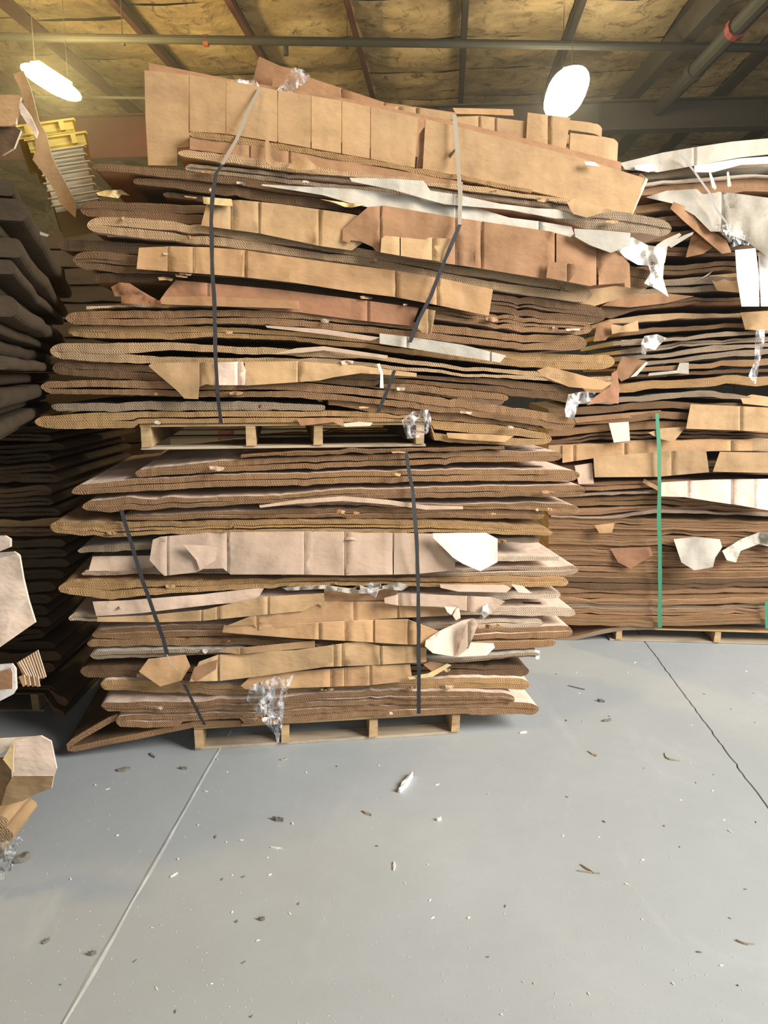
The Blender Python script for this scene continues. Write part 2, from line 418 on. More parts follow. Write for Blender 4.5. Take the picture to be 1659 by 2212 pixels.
def strap(face, pts, wpx, mat, label, cat='strap', name='strap', group=None, pale_to=0):
    """pts (px,py,off): a flat band following the face"""
    vs = []; fs = []
    dense = []
    for (a, b_) in zip(pts, pts[1:]):
        m_ = max(1, int(abs(b_[1] - a[1]) / 25))
        for i in range(m_): t = i / m_; dense.append(tuple(a[k] + (b_[k] - a[k]) * t for k in range(3)))
    dense.append(pts[-1])
    for i, (x, y, o) in enumerate(dense):
        x += noise.noise(Vector((y * .02, wpx, 0))) * 1.2
        ww = wpx * (1 + .25 * noise.noise(Vector((y * .03, 3, wpx))))
        for dx, do in ((-ww / 2, 0), (ww / 2, 0), (ww / 2, -.0012), (-ww / 2, -.0012)): vs.append(face.hit(x + dx, y, o + do))
    for i in range(len(dense) - 1):
        a = 4 * i; c = a + 4
        for k in range(4): fs.append((a + k, a + (k + 1) % 4, c + (k + 1) % 4, c + k))
    fs.append((0, 1, 2, 3)); e = 4 * (len(dense) - 1); fs.append((e + 3, e + 2, e + 1, e))
    mi = [1 if dense[i][1] < pale_to else 0 for i in range(len(dense) - 1) for _ in range(4)] + [0, 0]
    o = mesh_obj(name, vs, fs, [mat, STRAPP], None, mi); tag(o, label, cat, group); return o

def pallet(face, xl, xr, z0, stringers, label, depth=1.15, sh=.085, bt=.016, swpx=18, off=0.0):
    """stringers: px x of the centres at the front"""
    sl, sr = xl, xr
    root = empty('pallet', face.P((sl + sr) / 2, z0, depth / 2)); tag(root, label, 'pallet')
    wd = (sr - sl)
    def bx(nm, s, zc, dep, ls, ld, lz, mt):
        c = face.P(s, zc, dep)
        vs = box_v(c, face.s, face.n, Z, ls, ld, lz)
        rr = random.Random(int(s * 1000) + int(dep * 100))
        vs = [v + Vector((rr.uniform(-1, 1), rr.uniform(-1, 1), rr.uniform(-.3, .3))) * .0025 for v in vs]
        return mesh_obj(nm, vs, BF, [mt], root)
    for dep in (.05, .58, 1.08): bx('bottom_board', (sl + sr) / 2, z0 + bt / 2, dep - off, wd, .09, bt * .8, WOODD if dep < .1 else WOOD)
    for s in stringers: bx('stringer', s, z0 + bt + sh / 2, depth / 2 - off, .036, depth + .01, sh, WOOD)
    for i in range(7): bx('deck_board', (sl + sr) / 2, z0 + bt + sh + bt / 2, .05 - off + i * .175, wd, .09, bt * .8, WOOD)
    return root

# ================================================================== SETTING
# floor: three slabs with real joints between them
ja, jb = on_z(470, 1625, 0), on_z(200, 2100, 0)
da = (ja - jb).normalized()
crk = [on_z(x, y, 0) for x, y in ((1385, 1375), (1400, 1397), (1424, 1428), (1446, 1462), (1478, 1500), (1500, 1541), (1530, 1578), (1556, 1610), (1582, 1642), (1606, 1672), (1636, 1712), (1659, 1745))]
def wig(p, q, n, a, sd):
    out = []; nn = Vector((-(q - p).y, (q - p).x, 0)).normalized()
    for i in range(n + 1): out.append(p.lerp(q, i / n) + nn * (a * noise.noise(Vector((i * .45, sd, 0))) + a * .5 * noise.noise(Vector((i * 1.7, sd, 5)))))
    return out
j1 = wig(ja - da * 9, ja + da * 14, 160, .006, 1)
dc = (crk[0] - crk[-1]).normalized()
j2 = [crk[-1] - dc * 7] + wig(crk[-1], crk[0], 70, .008, 3) + [crk[0] + dc * 16]
floor_root = mesh_obj('floor', [(-16, -9, -.012), (16, -9, -.012), (16, 27, -.012), (-16, 27, -.012)], [(0, 1, 2, 3)], [JOINT]); tag(floor_root, kind='structure')
def slab(left, right):
    n = len(left); m_ = len(right)
    vs = list(left) + list(reversed(right)); k = len(vs)
    V = [Vector((v.x, v.y, 0)) for v in vs] + [Vector((v.x, v.y, -.011)) for v in vs]
    fs = [tuple(range(k - 1, -1, -1))] + [(i, (i + 1) % k, (i + 1) % k + k, i + k) for i in range(k)]
    o = mesh_obj('floor_slab', V, fs, [CONC], floor_root)
    if o.data.polygons[0].normal.z < 0: o.data.flip_normals()
    return o
def sh(line, d): return [p + Vector((d, 0, 0)) for p in line]
slab([Vector((-16, -9, 0)), Vector((-16, 27, 0))], sh(j1, -.002))
slab(sh(j1, .002), sh(j2, -.0035))
slab(sh(j2, .0035), [Vector((16, -9, 0)), Vector((16, 27, 0))])
# dark line down in the open crack on the right
vs = []; fs = []
for p in j2: vs += [p + Vector((-.006, 0, -.008)), p + Vector((.006, 0, -.008))]
for i in range(len(j2) - 1): fs.append((2 * i, 2 * i + 1, 2 * i + 3, 2 * i + 2))
mesh_obj('open_crack', vs, fs, [CRACK], floor_root)
vs = []; fs = []
# slightly proud sealant bead along the left joint
for i, p in enumerate(j1):
    wd = .008 + .006 * noise.noise(Vector((i * .6, 0, 8)))
    vs += [p + Vector((-wd, 0, .0005)), p + Vector((0, 0, .003)), p + Vector((wd, 0, .0005))]
for i in range(len(j1) - 1): fs += [(3 * i, 3 * i + 1, 3 * i + 4, 3 * i + 3), (3 * i + 1, 3 * i + 2, 3 * i + 5, 3 * i + 4)]
mesh_obj('joint_bead', vs, fs, [JOINT], floor_root)

# roof
AZ = R(4.7); RA = Vector((math.sin(AZ), math.cos(AZ), 0)); RB = Vector((math.cos(AZ), -math.sin(AZ), 0)); RZ = 6.46
def rp(a, b_, z): return RA * a + RB * b_ + Vector((0, 0, z))
pb = sorted(on_z(x, 0, RZ).dot(RB) for x in (5, 250, 497, 748, 1000))
sp_ = (pb[-1] - pb[0]) / 4
bs = [pb[0] - sp_ * k for k in (4, 3, 2, 1)] + pb + [pb[-1] + sp_ * k for k in range(1, 6)]
ceil = mesh_obj('ceiling', [rp(-8, -19, RZ + .16), rp(27, -19, RZ + .16), rp(27, 17, RZ + .16), rp(-8, 17, RZ + .16)], [(0, 1, 2, 3)], [PURD]); tag(ceil, kind='structure')
rnd = random.Random(3)
for i in range(len(bs) - 1):
    a = 6.0 + rnd.uniform(0, .5)
    while a < 23:
        ln = rnd.uniform(1.15, 1.35); b0, b1 = bs[i] + .012, bs[i + 1] - .012; vs = []; fs = []; n = 6; sg = rnd.uniform(.02, .07); sd = rnd.uniform(0, 99)
        for u in range(n + 1):
            for v in range(n + 1):
                fu, fv = u / n, v / n
                z = RZ + .1 - sg * 4 * fu * (1 - fu) * (.4 + fv * (1 - fv) * 4) + .03 * noise.noise(Vector((fu * 3, fv * 3, sd)))
                vs.append(rp(a + fv * (ln - .02), b0 + (b1 - b0) * fu, z))
        for u in range(n):
            for v in range(n): q = u * (n + 1) + v; fs.append((q, q + 1, q + n + 2, q + n + 1))
        mesh_obj('insulation_panel', vs, fs, [INSUL], ceil)
        a += ln
PURLIN_DATA = []
for i, b_ in enumerate(bs):
    vs = []
    mt = PURL if i < 8 else PURD
    web = box_v(rp(9.5, b_, RZ - .02), RA, RB, Z, 31, .012, .2); low = box_v(rp(9.5, b_ + .035, RZ - .115), RA, RB, Z, 31, .085, .01)
    o = mesh_obj('roof_purlin', web + low, BF + [tuple(x + 8 for x in f) for f in BF], [mt], ceil)
# cross girder, below the purlins
def girder(a, b0, b1, z0, z1, mt):
    root = empty('roof_girder', rp(a, (b0 + b1) / 2, z0)); tag(root, kind='structure')
    c = rp(a, (b0 + b1) / 2, (z0 + z1) / 2)
    box('web', c, RB, RA, Z, b1 - b0, .016, z1 - z0 - .04, mt, root)
    for z in (z0 + .01, z1 - .01): box('flange', Vector((c.x, c.y, z)), RB, RA, Z, b1 - b0, .24, .02, mt, root)
    k = b0 + 1.0
    while k < b1: box('stiffener', rp(a - .06, k, (z0 + z1) / 2), RB, RA, Z, .012, .1, z1 - z0 - .05, mt, root); k += 2.4
girder(12.6, -15, -1.2, 4.98, 5.62, GIRD)
girder(12.6, -1.18, 13, 5.2, 5.62, PURD)  # right run coloured dark in place of weak light on it
box('girder_post', rp(12.6, -3.7, 2.48), RB, RA, Z, .22, .22, 4.96, GIRD)['kind'] = 'structure'
p1, p2 = on_z(0, 80, 5.75), on_z(1659, 104, 5.75)
dpp = (p2 - p1)
sprk = empty('sprinkler_pipe', (p1 + p2) / 2); tag(sprk, 'dark sprinkler pipe running level across the roof above both lamps', 'pipe')
tube('pipe_run', p1 - dpp * .4, p2 + dpp * .4, .052, PIPE, sprk)
for px in (265, 985, 750): 
    q = on_z(px, 84 + px * .014, 5.75); tube('pipe_hanger', q + Vector((0, 0, -.06)), q + Vector((0, 0, .66)), .006, PIPE, sprk, 6)
    tube('pipe_clamp', q - dpp.normalized() * .018, q + dpp.normalized() * .018, .062, PIPE, sprk)
q = on_z(445, 88, 5.75); RED = plain('red_tag', (.13, .02, .015), .6)
tube('red_valve_tag', q - dpp.normalized() * .03, q + dpp.normalized() * .03, .07, RED, sprk)
q = on_z(617, 92, 5.75); tube('sprinkler_head', q + Vector((0, 0, -.15)), q, .035, PIPE, sprk)
p1, p2 = on_z(165, 210, 5.35), on_z(318, 212, 5.35); d_ = p2 - p1
cnd = tube('conduit', p1 - d_ * 2, p2 + d_ * 3, .022, PIPE); tag(cnd, 'thin grey conduit crossing behind the left lamp above the maroon girder', 'pipe')
p1, p2 = on_z(1659, -10, 5.5), on_z(1362, 300, 5.5); d_ = p2 - p1
mp_ = empty('main_pipe', p1); tag(mp_, 'thick dark pipe slanting down from the upper right corner of the roof', 'pipe')
tube('pipe_run', p1 - d_ * .3, p2 + d_ * .15, .1, PIPE, mp_)
q = on_z(1592, 60, 5.5); tube('red_clamp', q - d_.normalized() * .06, q + d_.normalized() * .06, .125, RED, mp_)
q = on_z(1500, 155, 5.5); tube('coupling', q - d_.normalized() * .08, q + d_.normalized() * .08, .12, PIPE, mp_)
p1, p2 = on_z(1545, 0, 6.0), on_z(1385, 175, 6.0); d_ = p2 - p1
bo = box('roof_beam', p1.lerp(p2, .5), d_.normalized(), d_.normalized().cross(Z), Z, d_.length * 2.2, .16, .3, PURD); tag(bo, kind='structure')

# walls (back wall lined with insulation boards)
BWA = 23.0
bw = mesh_obj('wall_back', [rp(BWA + .1, -19, 0), rp(BWA + .1, 17, 0), rp(BWA + .1, 17, 7), rp(BWA + .1, -19, 7)], [(0, 1, 2, 3)], [WALLM]); tag(bw, kind='structure')
for i in range(24):
    b0 = -17 + i * 1.4
    box('wall_panel', rp(BWA, b0 + .7, 3.3), RB, RA, Z, 1.37, .06, 6.5, WALLM if i > 12 else INSUL, bw)  # right-hand panels coloured dark to stand in for light falloff
wl = mesh_obj('wall_left', [(-13.5, -9, 0), (-13.5, 26, 0), (-13.5, 26, 7), (-13.5, -9, 7)], [(0, 1, 2, 3)], [WALLM]); tag(wl, kind='structure')

# haze volume added for lamp glow and lifted darks
hz = bpy.data.materials.new('added_haze'); hz.use_nodes = True; nt = hz.node_tree; nt.nodes.remove(nt.nodes['Principled BSDF'])
vsn = N(nt, 'ShaderNodeVolumeScatter'); vsn.inputs['Density'].default_value = .0038; vsn.inputs['Anisotropy'].default_value = .62; vsn.inputs['Color'].default_value = (.95, .97, 1, 1)
nt.links.new(vsn.outputs[0], nt.nodes['Material Output'].inputs['Volume'])
ho = mesh_obj('added_haze', box_v(Vector((0, 6.4, 3.17)), X, Y, Z, 25.6, 30, 6.26), BF, [hz]); tag(ho, 'thin haze added to the hall for glow', 'haze', kind='stuff')

# lamps
def lamp(pa, pb_, zz, wdt, ems, label, col):
    A, B = on_z(*pa, zz), on_z(*pb_, zz); c = (A + B) / 2; d = (B - A); L = d.length; d.normalize(); sx = d.cross(Z)
    root = empty('ceiling_lamp', c); tag(root, label, 'lamp')
    em, nt, b = newmat('lamp_glow'); b.inputs['Base Color'].default_value = (1, 1, .9, 1)
    b.inputs['Emission Color'].default_value = (*col, 1); b.inputs['Emission Strength'].default_value = ems
    # tubes: a rounded luminous body
    bm = bmesh.new(); bmesh.ops.create_uvsphere(bm, u_segments=24, v_segments=14, radius=1)
    M = Matrix.Translation(c) @ Matrix((( d.x, sx.x, 0, 0), (d.y, sx.y, 0, 0), (d.z, sx.z, 1, 0), (0, 0, 0, 1)))
    for v in bm.verts:
        p = v.co; sgn = lambda t: 1 if t > 0 else -1
        q = Vector((sgn(p.x) * abs(p.x) ** .8 * L / 2, sgn(p.y) * abs(p.y) ** .9 * wdt / 2, p.z * .085)); v.co = M @ q
    me = bpy.data.meshes.new('diffuser'); bm.to_mesh(me); bm.free(); me.materials.append(em)
    o = bpy.data.objects.new('diffuser', me); COL.objects.link(o); o.parent = root; o.matrix_parent_inverse = Matrix.Translation(-c)
    box('housing', c + Vector((0, 0, .10)), d, sx, Z, L * .6, wdt * .4, .05, CREAM, root)
    for k in (-.3, .3): tube('hanger_rod', c + d * (L * k) + Vector((0, 0, .14)), c + d * (L * k) + Vector((0, 0, RZ - zz - .1)), .004, PIPE, root, 6)
    return c
lamp((50, 140), (170, 215), 5.1, .30, 26, 'elongated glowing strip lamp hanging at the upper left above the yellow crates', (1, .86, .42))
lamp((1243, 143), (1204, 255), 5.1, .50, 30, 'bright oval lamp glowing just above the centre bale on its right', (1, .88, .55))
for nm, px, py, pw, cl in (('lamp_and_fill_light', 110, 178, 680, (1, .73, .27)), ('lamp_and_fill_light', 1224, 200, 170, (1, .82, .5))):
    l = bpy.data.lights.new(nm, 'POINT'); l.energy = pw; l.color = cl; l.shadow_soft_size = .3
    o = bpy.data.objects.new(nm, l); COL.objects.link(o); o.location = on_z(px, py, 4.9)
l = bpy.data.lights.new('lamp_and_fill_light', 'POINT'); l.energy = 260; l.color = (1, .68, .26); l.shadow_soft_size = .4  # added warm fill for the upper left; no lamp body here
o = bpy.data.objects.new('lamp_and_fill_light', l); COL.objects.link(o); o.location = (-2.6, .6, 5.3)

# ================================================================== CENTRE BALES
FC = Face(on_z(420, 1622, 0), R(7.62))
def S(px, py): return FC.sz(px, py)[0]
pallet(FC, S(420, 1600), S(993, 1570), 0, [S(430, 1600), S(617, 1595), S(806, 1585), S(984, 1570)], 'wooden pallet standing on the floor under the lower centre bale', bt=.014, sh=.082)
FC.put(S(420, 1600) - .01, S(993, 1570) + .01, .1115, .1115)
LB = 'lower centre bale'
C = {}
TOPZ = {}; PTS = {}
def PADD(p):
    p = [list(q) for q in p]; p[0][2] = p[0][2] or p[1][2]; p[-1][2] = p[-1][2] or p[-2][2]; return p
SLOTX = dict(B20=1140, B19=1140, B18=1195, B9=1150, U3=1128)
def c_(key, pts, label, **k):
    C[key] = carton(FC, pts, label, **k); PTS[key] = pts
    if key in SLOTX: TOPZ[key] = FC.top(S(SLOTX[key], pts[-2][1]))
    return C[key]
DC = 1.04
# sprung sheet that touches the floor at the left
def strip(face, path, th, label, edge, liner, depth=1.0, off=.01, clamp=True, name='bent_carton'):
    """sheet of cardboard following a px path, thickness th px, extruded in depth"""
    P = [Vector(p) for p in path]; rows = []
    for i, p in enumerate(P):
        a = P[max(0, i - 1)]; c = P[min(len(P) - 1, i + 1)]; t = (c - a).normalized(); nn = Vector((t.y, -t.x)) * th / 2
        rows.append((p + nn, p - nn))
    vs = []; fs = []; mi = []; uv = []; run = 0; U = []
    for i, (u_, l_) in enumerate(rows):
        for q, dp in ((l_, -off), (u_, -off), (u_, depth), (l_, depth)):
            s, z = face.sz(q.x, q.y, off); vs.append(face.P(s, max(z, .001), dp))
        if i: run += (vs[-4] - vs[-8]).length
        U.append(run)
    for i in range(len(rows) - 1):
        a = 4 * i; b_ = a + 4
        for k in range(4):
            fs.append((a + k, b_ + k, b_ + (k + 1) % 4, a + (k + 1) % 4)); mi.append(0 if k in (0, 2) else 1)
            uv.append([(U[i], 0), (U[i + 1], 0), (U[i + 1], .026), (U[i], .026)])
    e = 4 * (len(rows) - 1); fs += [(3, 2, 1, 0), (e, e + 1, e + 2, e + 3)]; mi += [1, 1]; uv += [[(0, 0)] * 4] * 2
    root = empty(name, vs[0]); tag(root, label, 'cardboard')
    mesh_obj('sheet', vs, fs, [E[edge], K[liner]], root, mi, uv)
    return root
C['bent'] = strip(FC, [(256, 1548), (236, 1556), (210, 1571), (180, 1588), (158, 1602), (149, 1611), (150, 1617), (160, 1618), (185, 1613), (240, 1601), (300, 1590), (360, 1577), (405, 1568), (425, 1563), (520, 1563)], 13,
      'bent brown sheet sprung from under the lower centre bale, fold touching the floor', 'brown', 'dark')
for xx in range(256, 520, 4):
    FC.put(S(xx, 1560), S(xx + 4, 1560), .15 if xx > 400 else .13, .15 if xx > 400 else .13)
c_('B2', [(251, 1556, 0), (262, 1557, 24), (350, 1557, 28), (450, 1556, 28), (600, 1550, 26), (700, 1542, 26), (850, 1533, 24), (1000, 1530, 26), (1105, 1530, 28), (1164, 1532, 0)], 'bottom carton of the lower centre bale, long pale fold sticking out right over the floor', edge='brown', liner='pale', layers=2, off=.03)  # pale liners up this bale put the light on tops into colour
c_('B3', [(218, 1525, 0), (235, 1527, 22), (350, 1527, 24), (600, 1520, 28), (700, 1512, 32), (850, 1508, 32), (1000, 1508, 32), (1070, 1509, 28), (1112, 1511, 0)], 'thick carton second from the bottom of the lower centre bale, shorter rounded right fold', edge='brown', liner='pale', layers=3, off=.05)
c_('B4', [(217, 1479, 0), (232, 1478, 22), (320, 1482, 24), (450, 1488, 22), (600, 1490, 18), (800, 1484, 20), (900, 1478, 22), (1000, 1474, 24), (1100, 1475, 24), (1144, 1479, 0)], 'flattened carton with golden left fold, low in the lower centre bale', edge='gold', liner='pale', off=.02)
c_('B5', [(174, 1450, 0), (190, 1450, 26), (290, 1452, 30), (450, 1455, 26), (700, 1455, 24), (900, 1450, 22), (1000, 1447, 24), (1100, 1447, 22), (1143, 1450, 0)], 'dark flattened carton sticking out left just below the orange flap, lower bale', edge='dark', liner='dark')
c_('B6', [(195, 1415, 0), (210, 1415, 18), (300, 1413, 18), (450, 1408, 16), (700, 1425, 12), (900, 1430, 12), (1000, 1425, 12), (1120, 1415, 12), (1166, 1414, 0)], 'thin torn flattened carton with a white scrap on its right tip, lower bale', edge='grey', liner='grey')
c_('B7', [(188, 1390, 0), (200, 1390, 14), (300, 1388, 14), (450, 1385, 14), (700, 1395, 14), (900, 1398, 12), (1000, 1397, 16), (1150, 1392, 16), (1201, 1388, 0)], 'thin flattened carton with ragged right fold right of the pink flap foot, lower bale', edge='brown', liner='tan', layers=1)
c_('B8', [(199, 1372, 0), (215, 1370, 18), (300, 1367, 24), (450, 1362, 22), (700, 1368, 18), (900, 1372, 16), (1050, 1370, 22), (1180, 1366, 24), (1237, 1365, 0)], 'flattened carton with long pale top and blunt right fold beside the torn pink flap', edge='brown', liner='pale')
c_('B8b', [(900, 1352, 8), (1000, 1350, 14), (1100, 1346, 18), (1150, 1346, 18), (1174, 1347, 0)], 'short carton with rounded right fold lying right of the torn pink flap', edge='pale', liner='pale', off=.01)
c_('B9', [(148, 1336, 0), (160, 1334, 12), (205, 1336, 12), (400, 1334, 10), (550, 1322, 10), (700, 1320, 12), (900, 1322, 14), (1050, 1320, 16), (1200, 1322, 18), (1243, 1324, 0)], 'long carton with pointed right fold and slotted white top, lower centre bale', edge='pale', liner=('tan', 'pale'))
c_('B10', [(205, 1312, 6), (300, 1308, 8), (400, 1302, 8), (550, 1294, 12), (700, 1294, 12), (900, 1290, 14), (1050, 1288, 16), (1150, 1285, 16), (1212, 1285, 0)], 'flattened carton with a pinkish torn top under the golden layer, lower centre bale', edge='pale', liner='pale')
c_('B11', [(126, 1272, 0), (150, 1270, 28), (220, 1272, 36), (300, 1270, 30), (450, 1264, 22), (600, 1258, 16), (800, 1256, 14), (950, 1258, 18), (1100, 1258, 20), (1190, 1257, 18), (1228, 1257, 0)], 'golden ragged flattened carton jutting out left below the big pink flap', edge='gold', liner='gold', wob=3, off=.05)
c_('B12', [(176, 1240, 0), (190, 1238, 8), (300, 1236, 9), (450, 1235, 8), (700, 1240, 9), (900, 1240, 12), (1050, 1236, 16), (1180, 1235, 22), (1250, 1232, 0)], 'flattened carton with a shredded dark right end below the big pink flap', edge='grey', liner='pale', wob=3, slit=.2)
c_('B13', [(330, 1215, 6), (600, 1213, 6), (900, 1210, 8), (1040, 1207, 10), (1206, 1205, 9)], 'thin square-ended sheet behind the bright white hexagonal flap', edge='pale', liner='pale', layers=1)
c_('B14', [(168, 1190, 0), (180, 1188, 12), (300, 1182, 14), (450, 1175, 12), (700, 1166, 12), (900, 1166, 12), (1050, 1168, 10), (1165, 1167, 10)], 'thin grey flattened carton above the big pink flap, showing at the left', edge='grey', liner='grey', layers=1)
c_('B15', [(108, 1138, 0), (125, 1140, 22), (200, 1145, 26), (300, 1144, 24), (450, 1140, 22), (700, 1137, 24), (900, 1138, 22), (1050, 1142, 20), (1150, 1147, 18), (1193, 1150, 0)], 'orange-brown ragged carton jutting out far left in the middle of the lower bale', edge='gold', liner='tan', wob=2.6, layers=3, off=.05)
c_('B16', [(262, 1120, 0), (300, 1119, 10), (450, 1113, 14), (700, 1109, 18), (900, 1108, 22), (1050, 1110, 18), (1130, 1112, 18), (1176, 1113, 0)], 'flattened carton with short rounded right fold under the wavy pink sheet', edge='brown', liner='pale', layers=2)
c_('B17', [(560, 1092, 3), (740, 1087, 6), (900, 1091, 7), (1000, 1094, 10), (1100, 1093, 14), (1200, 1096, 18), (1253, 1103, 0)], 'flattened carton with white top and torn ragged right corner, lower bale', edge='brown', liner='pale', layers=2)
c_('B18', [(178, 1095, 0), (195, 1093, 22), (250, 1092, 28), (330, 1091, 24), (450, 1085, 20), (600, 1078, 18), (740, 1068, 20), (900, 1065, 22), (1050, 1062, 22), (1200, 1062, 24), (1266, 1060, 0)], 'flattened carton reaching furthest right, third folded layer from the lower bale top', edge='brown', liner='pale', layers=2, off=.04)
c_('B19', [(155, 1062, 0), (180, 1058, 22), (300, 1049, 26), (450, 1040, 26), (600, 1036, 26), (740, 1032, 26), (900, 1028, 24), (1050, 1026, 26), (1200, 1027, 24), (1252, 1027, 0)], 'slotted pale-topped carton, second folded layer from the top of the lower bale', edge='brown', liner=('tan', 'pale'), layers=2, off=.03)
c_('B20', [(292, 1024, 0), (305, 1022, 16), (450, 1010, 22), (600, 1002, 24), (740, 996, 24), (900, 992, 24), (1050, 986, 24), (1150, 986, 22), (1215, 985, 0)], 'topmost folded carton of the lower bale, with a dark slot cut in its pale top', edge='brown', liner=('brown', 'pale'), layers=2, off=.02)
c_('B21', [(520, 986, 4), (600, 982, 6), (740, 978, 8), (900, 973, 6), (1090, 968, 4)], 'thin brown sheet squeezed between the upper pallet and the lower bale', edge='dark', liner='brown', layers=1)

PZ = max(FC.top(s_ / 100) for s_ in range(int(S(310, 972) * 100), int(S(918, 972) * 100)))
print('pallet z', PZ)
UPZ = PZ + .002
pallet(FC, S(306, 950), S(918, 950), UPZ, [S(318, 950), S(543, 950), S(687, 950), S(905, 950)], 'wooden pallet sandwiched between the lower and upper centre bales', bt=.012, sh=.078, off=.02)
FC.put(S(306, 950) - .01, S(918, 950) + .01, UPZ + .103, UPZ + .103)

c_('U1', [(75, 911, 0), (100, 911, 26), (200, 909, 34), (455, 904, 32), (740, 903, 30), (870, 912, 34), (940, 930, 44), (1100, 941, 40), (1170, 947, 26), (1192, 948, 0)], 'bottom carton of the upper centre bale, left fold reaching furthest left', edge='gold', liner='brown', layers=2)
c_('U2', [(110, 878, 0), (130, 880, 16), (450, 877, 18), (600, 878, 16), (690, 881, 12), (702, 881, 8)], 'thin greyish flattened sheet second from the bottom of the upper bale at the left', edge='grey', liner='grey', layers=1, off=.03)
c_('U2b', [(710, 870, 10), (820, 884, 16), (930, 897, 16), (1050, 912, 14), (1165, 926, 10)], 'thin flattened sheet behind the right strap near the foot of the upper bale', edge='brown', liner='tan', layers=1)
c_('U3', [(88, 835, 0), (110, 836, 26), (300, 838, 32), (455, 842, 32), (600, 841, 32), (760, 853, 34), (880, 866, 34), (1000, 885, 38), (1100, 898, 40), (1200, 912, 34), (1244, 915, 0)], 'thick carton with smooth pale slotted top and pointed right fold, foot of upper bale', edge='brown', liner=('brown', 'pink'), layers=2, off=.045)
c_('U4b', [(820, 832, 8), (900, 838, 14), (1000, 850, 16), (1080, 857, 14), (1098, 860, 0)], 'short carton with rounded end beside the dark hand hole, right of the right strap', edge='brown', liner='tan', layers=1, off=.03)
c_('U4', [(113, 795, 0), (135, 796, 28), (250, 802, 34), (400, 810, 30), (600, 812, 14), (760, 820, 24), (880, 824, 28), (1000, 830, 30), (1150, 842, 32), (1268, 852, 0)], 'dark brown flattened carton behind the pointed hanging flap, upper bale', edge='dark', liner='brown', layers=2, slit=.16)
c_('U5', [(108, 759, 0), (135, 759, 34), (240, 762, 42), (340, 762, 46), (455, 766, 40), (600, 768, 32), (700, 772, 28), (880, 788, 24), (1000, 800, 20), (1150, 812, 18), (1280, 824, 18), (1326, 820, 0)], 'pale flattened carton gaping open at the left, with a torn golden right end', edge='tan', liner='dark', layers=2, slit=.3, off=.05)
c_('T5', [(147, 715, 0), (170, 716, 24), (300, 718, 28), (455, 718, 24), (600, 724, 20), (760, 738, 24), (880, 752, 26), (1000, 765, 28), (1150, 778, 32), (1280, 783, 32), (1328, 781, 0)], 'flattened carton with golden left fold and far-reaching right fold, middle of upper bale', edge='gold', liner='pale', layers=2)
c_('T4', [(142, 687, 0), (165, 687, 28), (300, 687, 32), (455, 684, 28), (600, 686, 32), (760, 699, 34), (880, 711, 34), (1000, 724, 32), (1150, 738, 32), (1268, 742, 0)], 'flattened carton with blunt brown left fold just under the curled brown sheet, upper bale', edge='brown', liner='pale', layers=2, off=.04)
c_('T3c', [(186, 664, 6), (300, 660, 5), (455, 660, 5), (600, 664, 5), (700, 674, 4)], 'thin pale sheet peeking out left on top of the blunt brown fold', edge='pale', liner='yellow', layers=1, off=.02)
c_('T3', [(920, 672, 22), (1000, 682, 26), (1070, 692, 28), (1200, 705, 28), (1279, 709, 0)], 'shorter flattened carton right of the yellowish flap, between two longer right folds', edge='brown', liner='pale', layers=3, off=.03)
c_('T3b', [(195, 602, 0), (230, 600, 20), (455, 606, 16), (700, 630, 18), (900, 656, 16), (1000, 666, 8)], 'dark flattened carton under the golden flap at the left of the upper bale', edge='deep', liner='dark', layers=1, off=0)
c_('T2', [(158, 562, 0), (180, 562, 34), (290, 572, 44), (450, 585, 44), (700, 608, 40), (900, 633, 40), (1070, 654, 38), (1200, 670, 40), (1309, 682, 0)], 'thick dark flattened carton carrying the golden flap, upper bale', edge='dark', liner='pale', layers=3, off=.02)
c_('T125', [(125, 530, 0), (150, 530, 24), (300, 536, 24), (455, 545, 14), (600, 560, 8), (760, 580, 5)], 'dark flattened carton reaching left above the golden flap', edge='deep', liner='dark', layers=1, off=.01)
c_('T1', [(188, 486, 0), (210, 485, 32), (300, 492, 42), (455, 508, 42), (600, 528, 38), (760, 551, 36), (900, 575, 34), (1000, 594, 36), (1100, 610, 42), (1200, 624, 42), (1278, 637, 0)], 'pale flattened carton with a clearly rounded double left fold, beneath the upper tan flap', edge='tan', liner='pale', layers=2, off=.045)
c_('T0', [(173, 452, 0), (195, 452, 34), (300, 458, 40), (455, 466, 40), (700, 490, 38), (900, 515, 38), (1100, 548, 44), (1300, 585, 44), (1416, 605, 0)], 'dark flattened carton behind the two upper tan flaps, right fold under crumpled white paper', edge='dark', liner='brown', layers=2, off=.01)
c_('TC', [(352, 420, 0), (365, 421, 12), (440, 429, 12), (600, 449, 10), (740, 468, 10), (900, 490, 8), (1080, 520, 6)], 'short dark sheet with a pointed left end above the upper tan flap', edge='deep', liner='dark', layers=1, off=0)
c_('TB', [(286, 392, 0), (310, 393, 14), (440, 406, 22), (600, 428, 22), (740, 447, 20), (900, 472, 18), (1100, 506, 16), (1290, 540, 12)], 'dark sloping flattened carton starting left of the left strap, second under the grey sheets', edge='dark', liner='dark', layers=1, off=.01)
c_('TA', [(200, 360, 0), (215, 362, 14), (300, 368, 18), (455, 384, 18), (600, 405, 16), (740, 425, 16), (900, 450, 14), (1100, 482, 12), (1300, 520, 8)], 'long dark flattened carton sloping from the far upper left of the upper bale', edge='dark', liner='brown', layers=1, off=.03)
c_('T00', [(400, 362, 0), (415, 363, 18), (600, 382, 20), (750, 397, 24), (860, 407, 24), (1000, 427, 24), (1100, 441, 26), (1200, 458, 36), (1300, 473, 42), (1400, 487, 38), (1451, 496, 0)], 'carton with wide corrugated right fold sticking out under the big smooth panel', edge='grey', liner='pale', layers=2, slit=.2, off=.035)
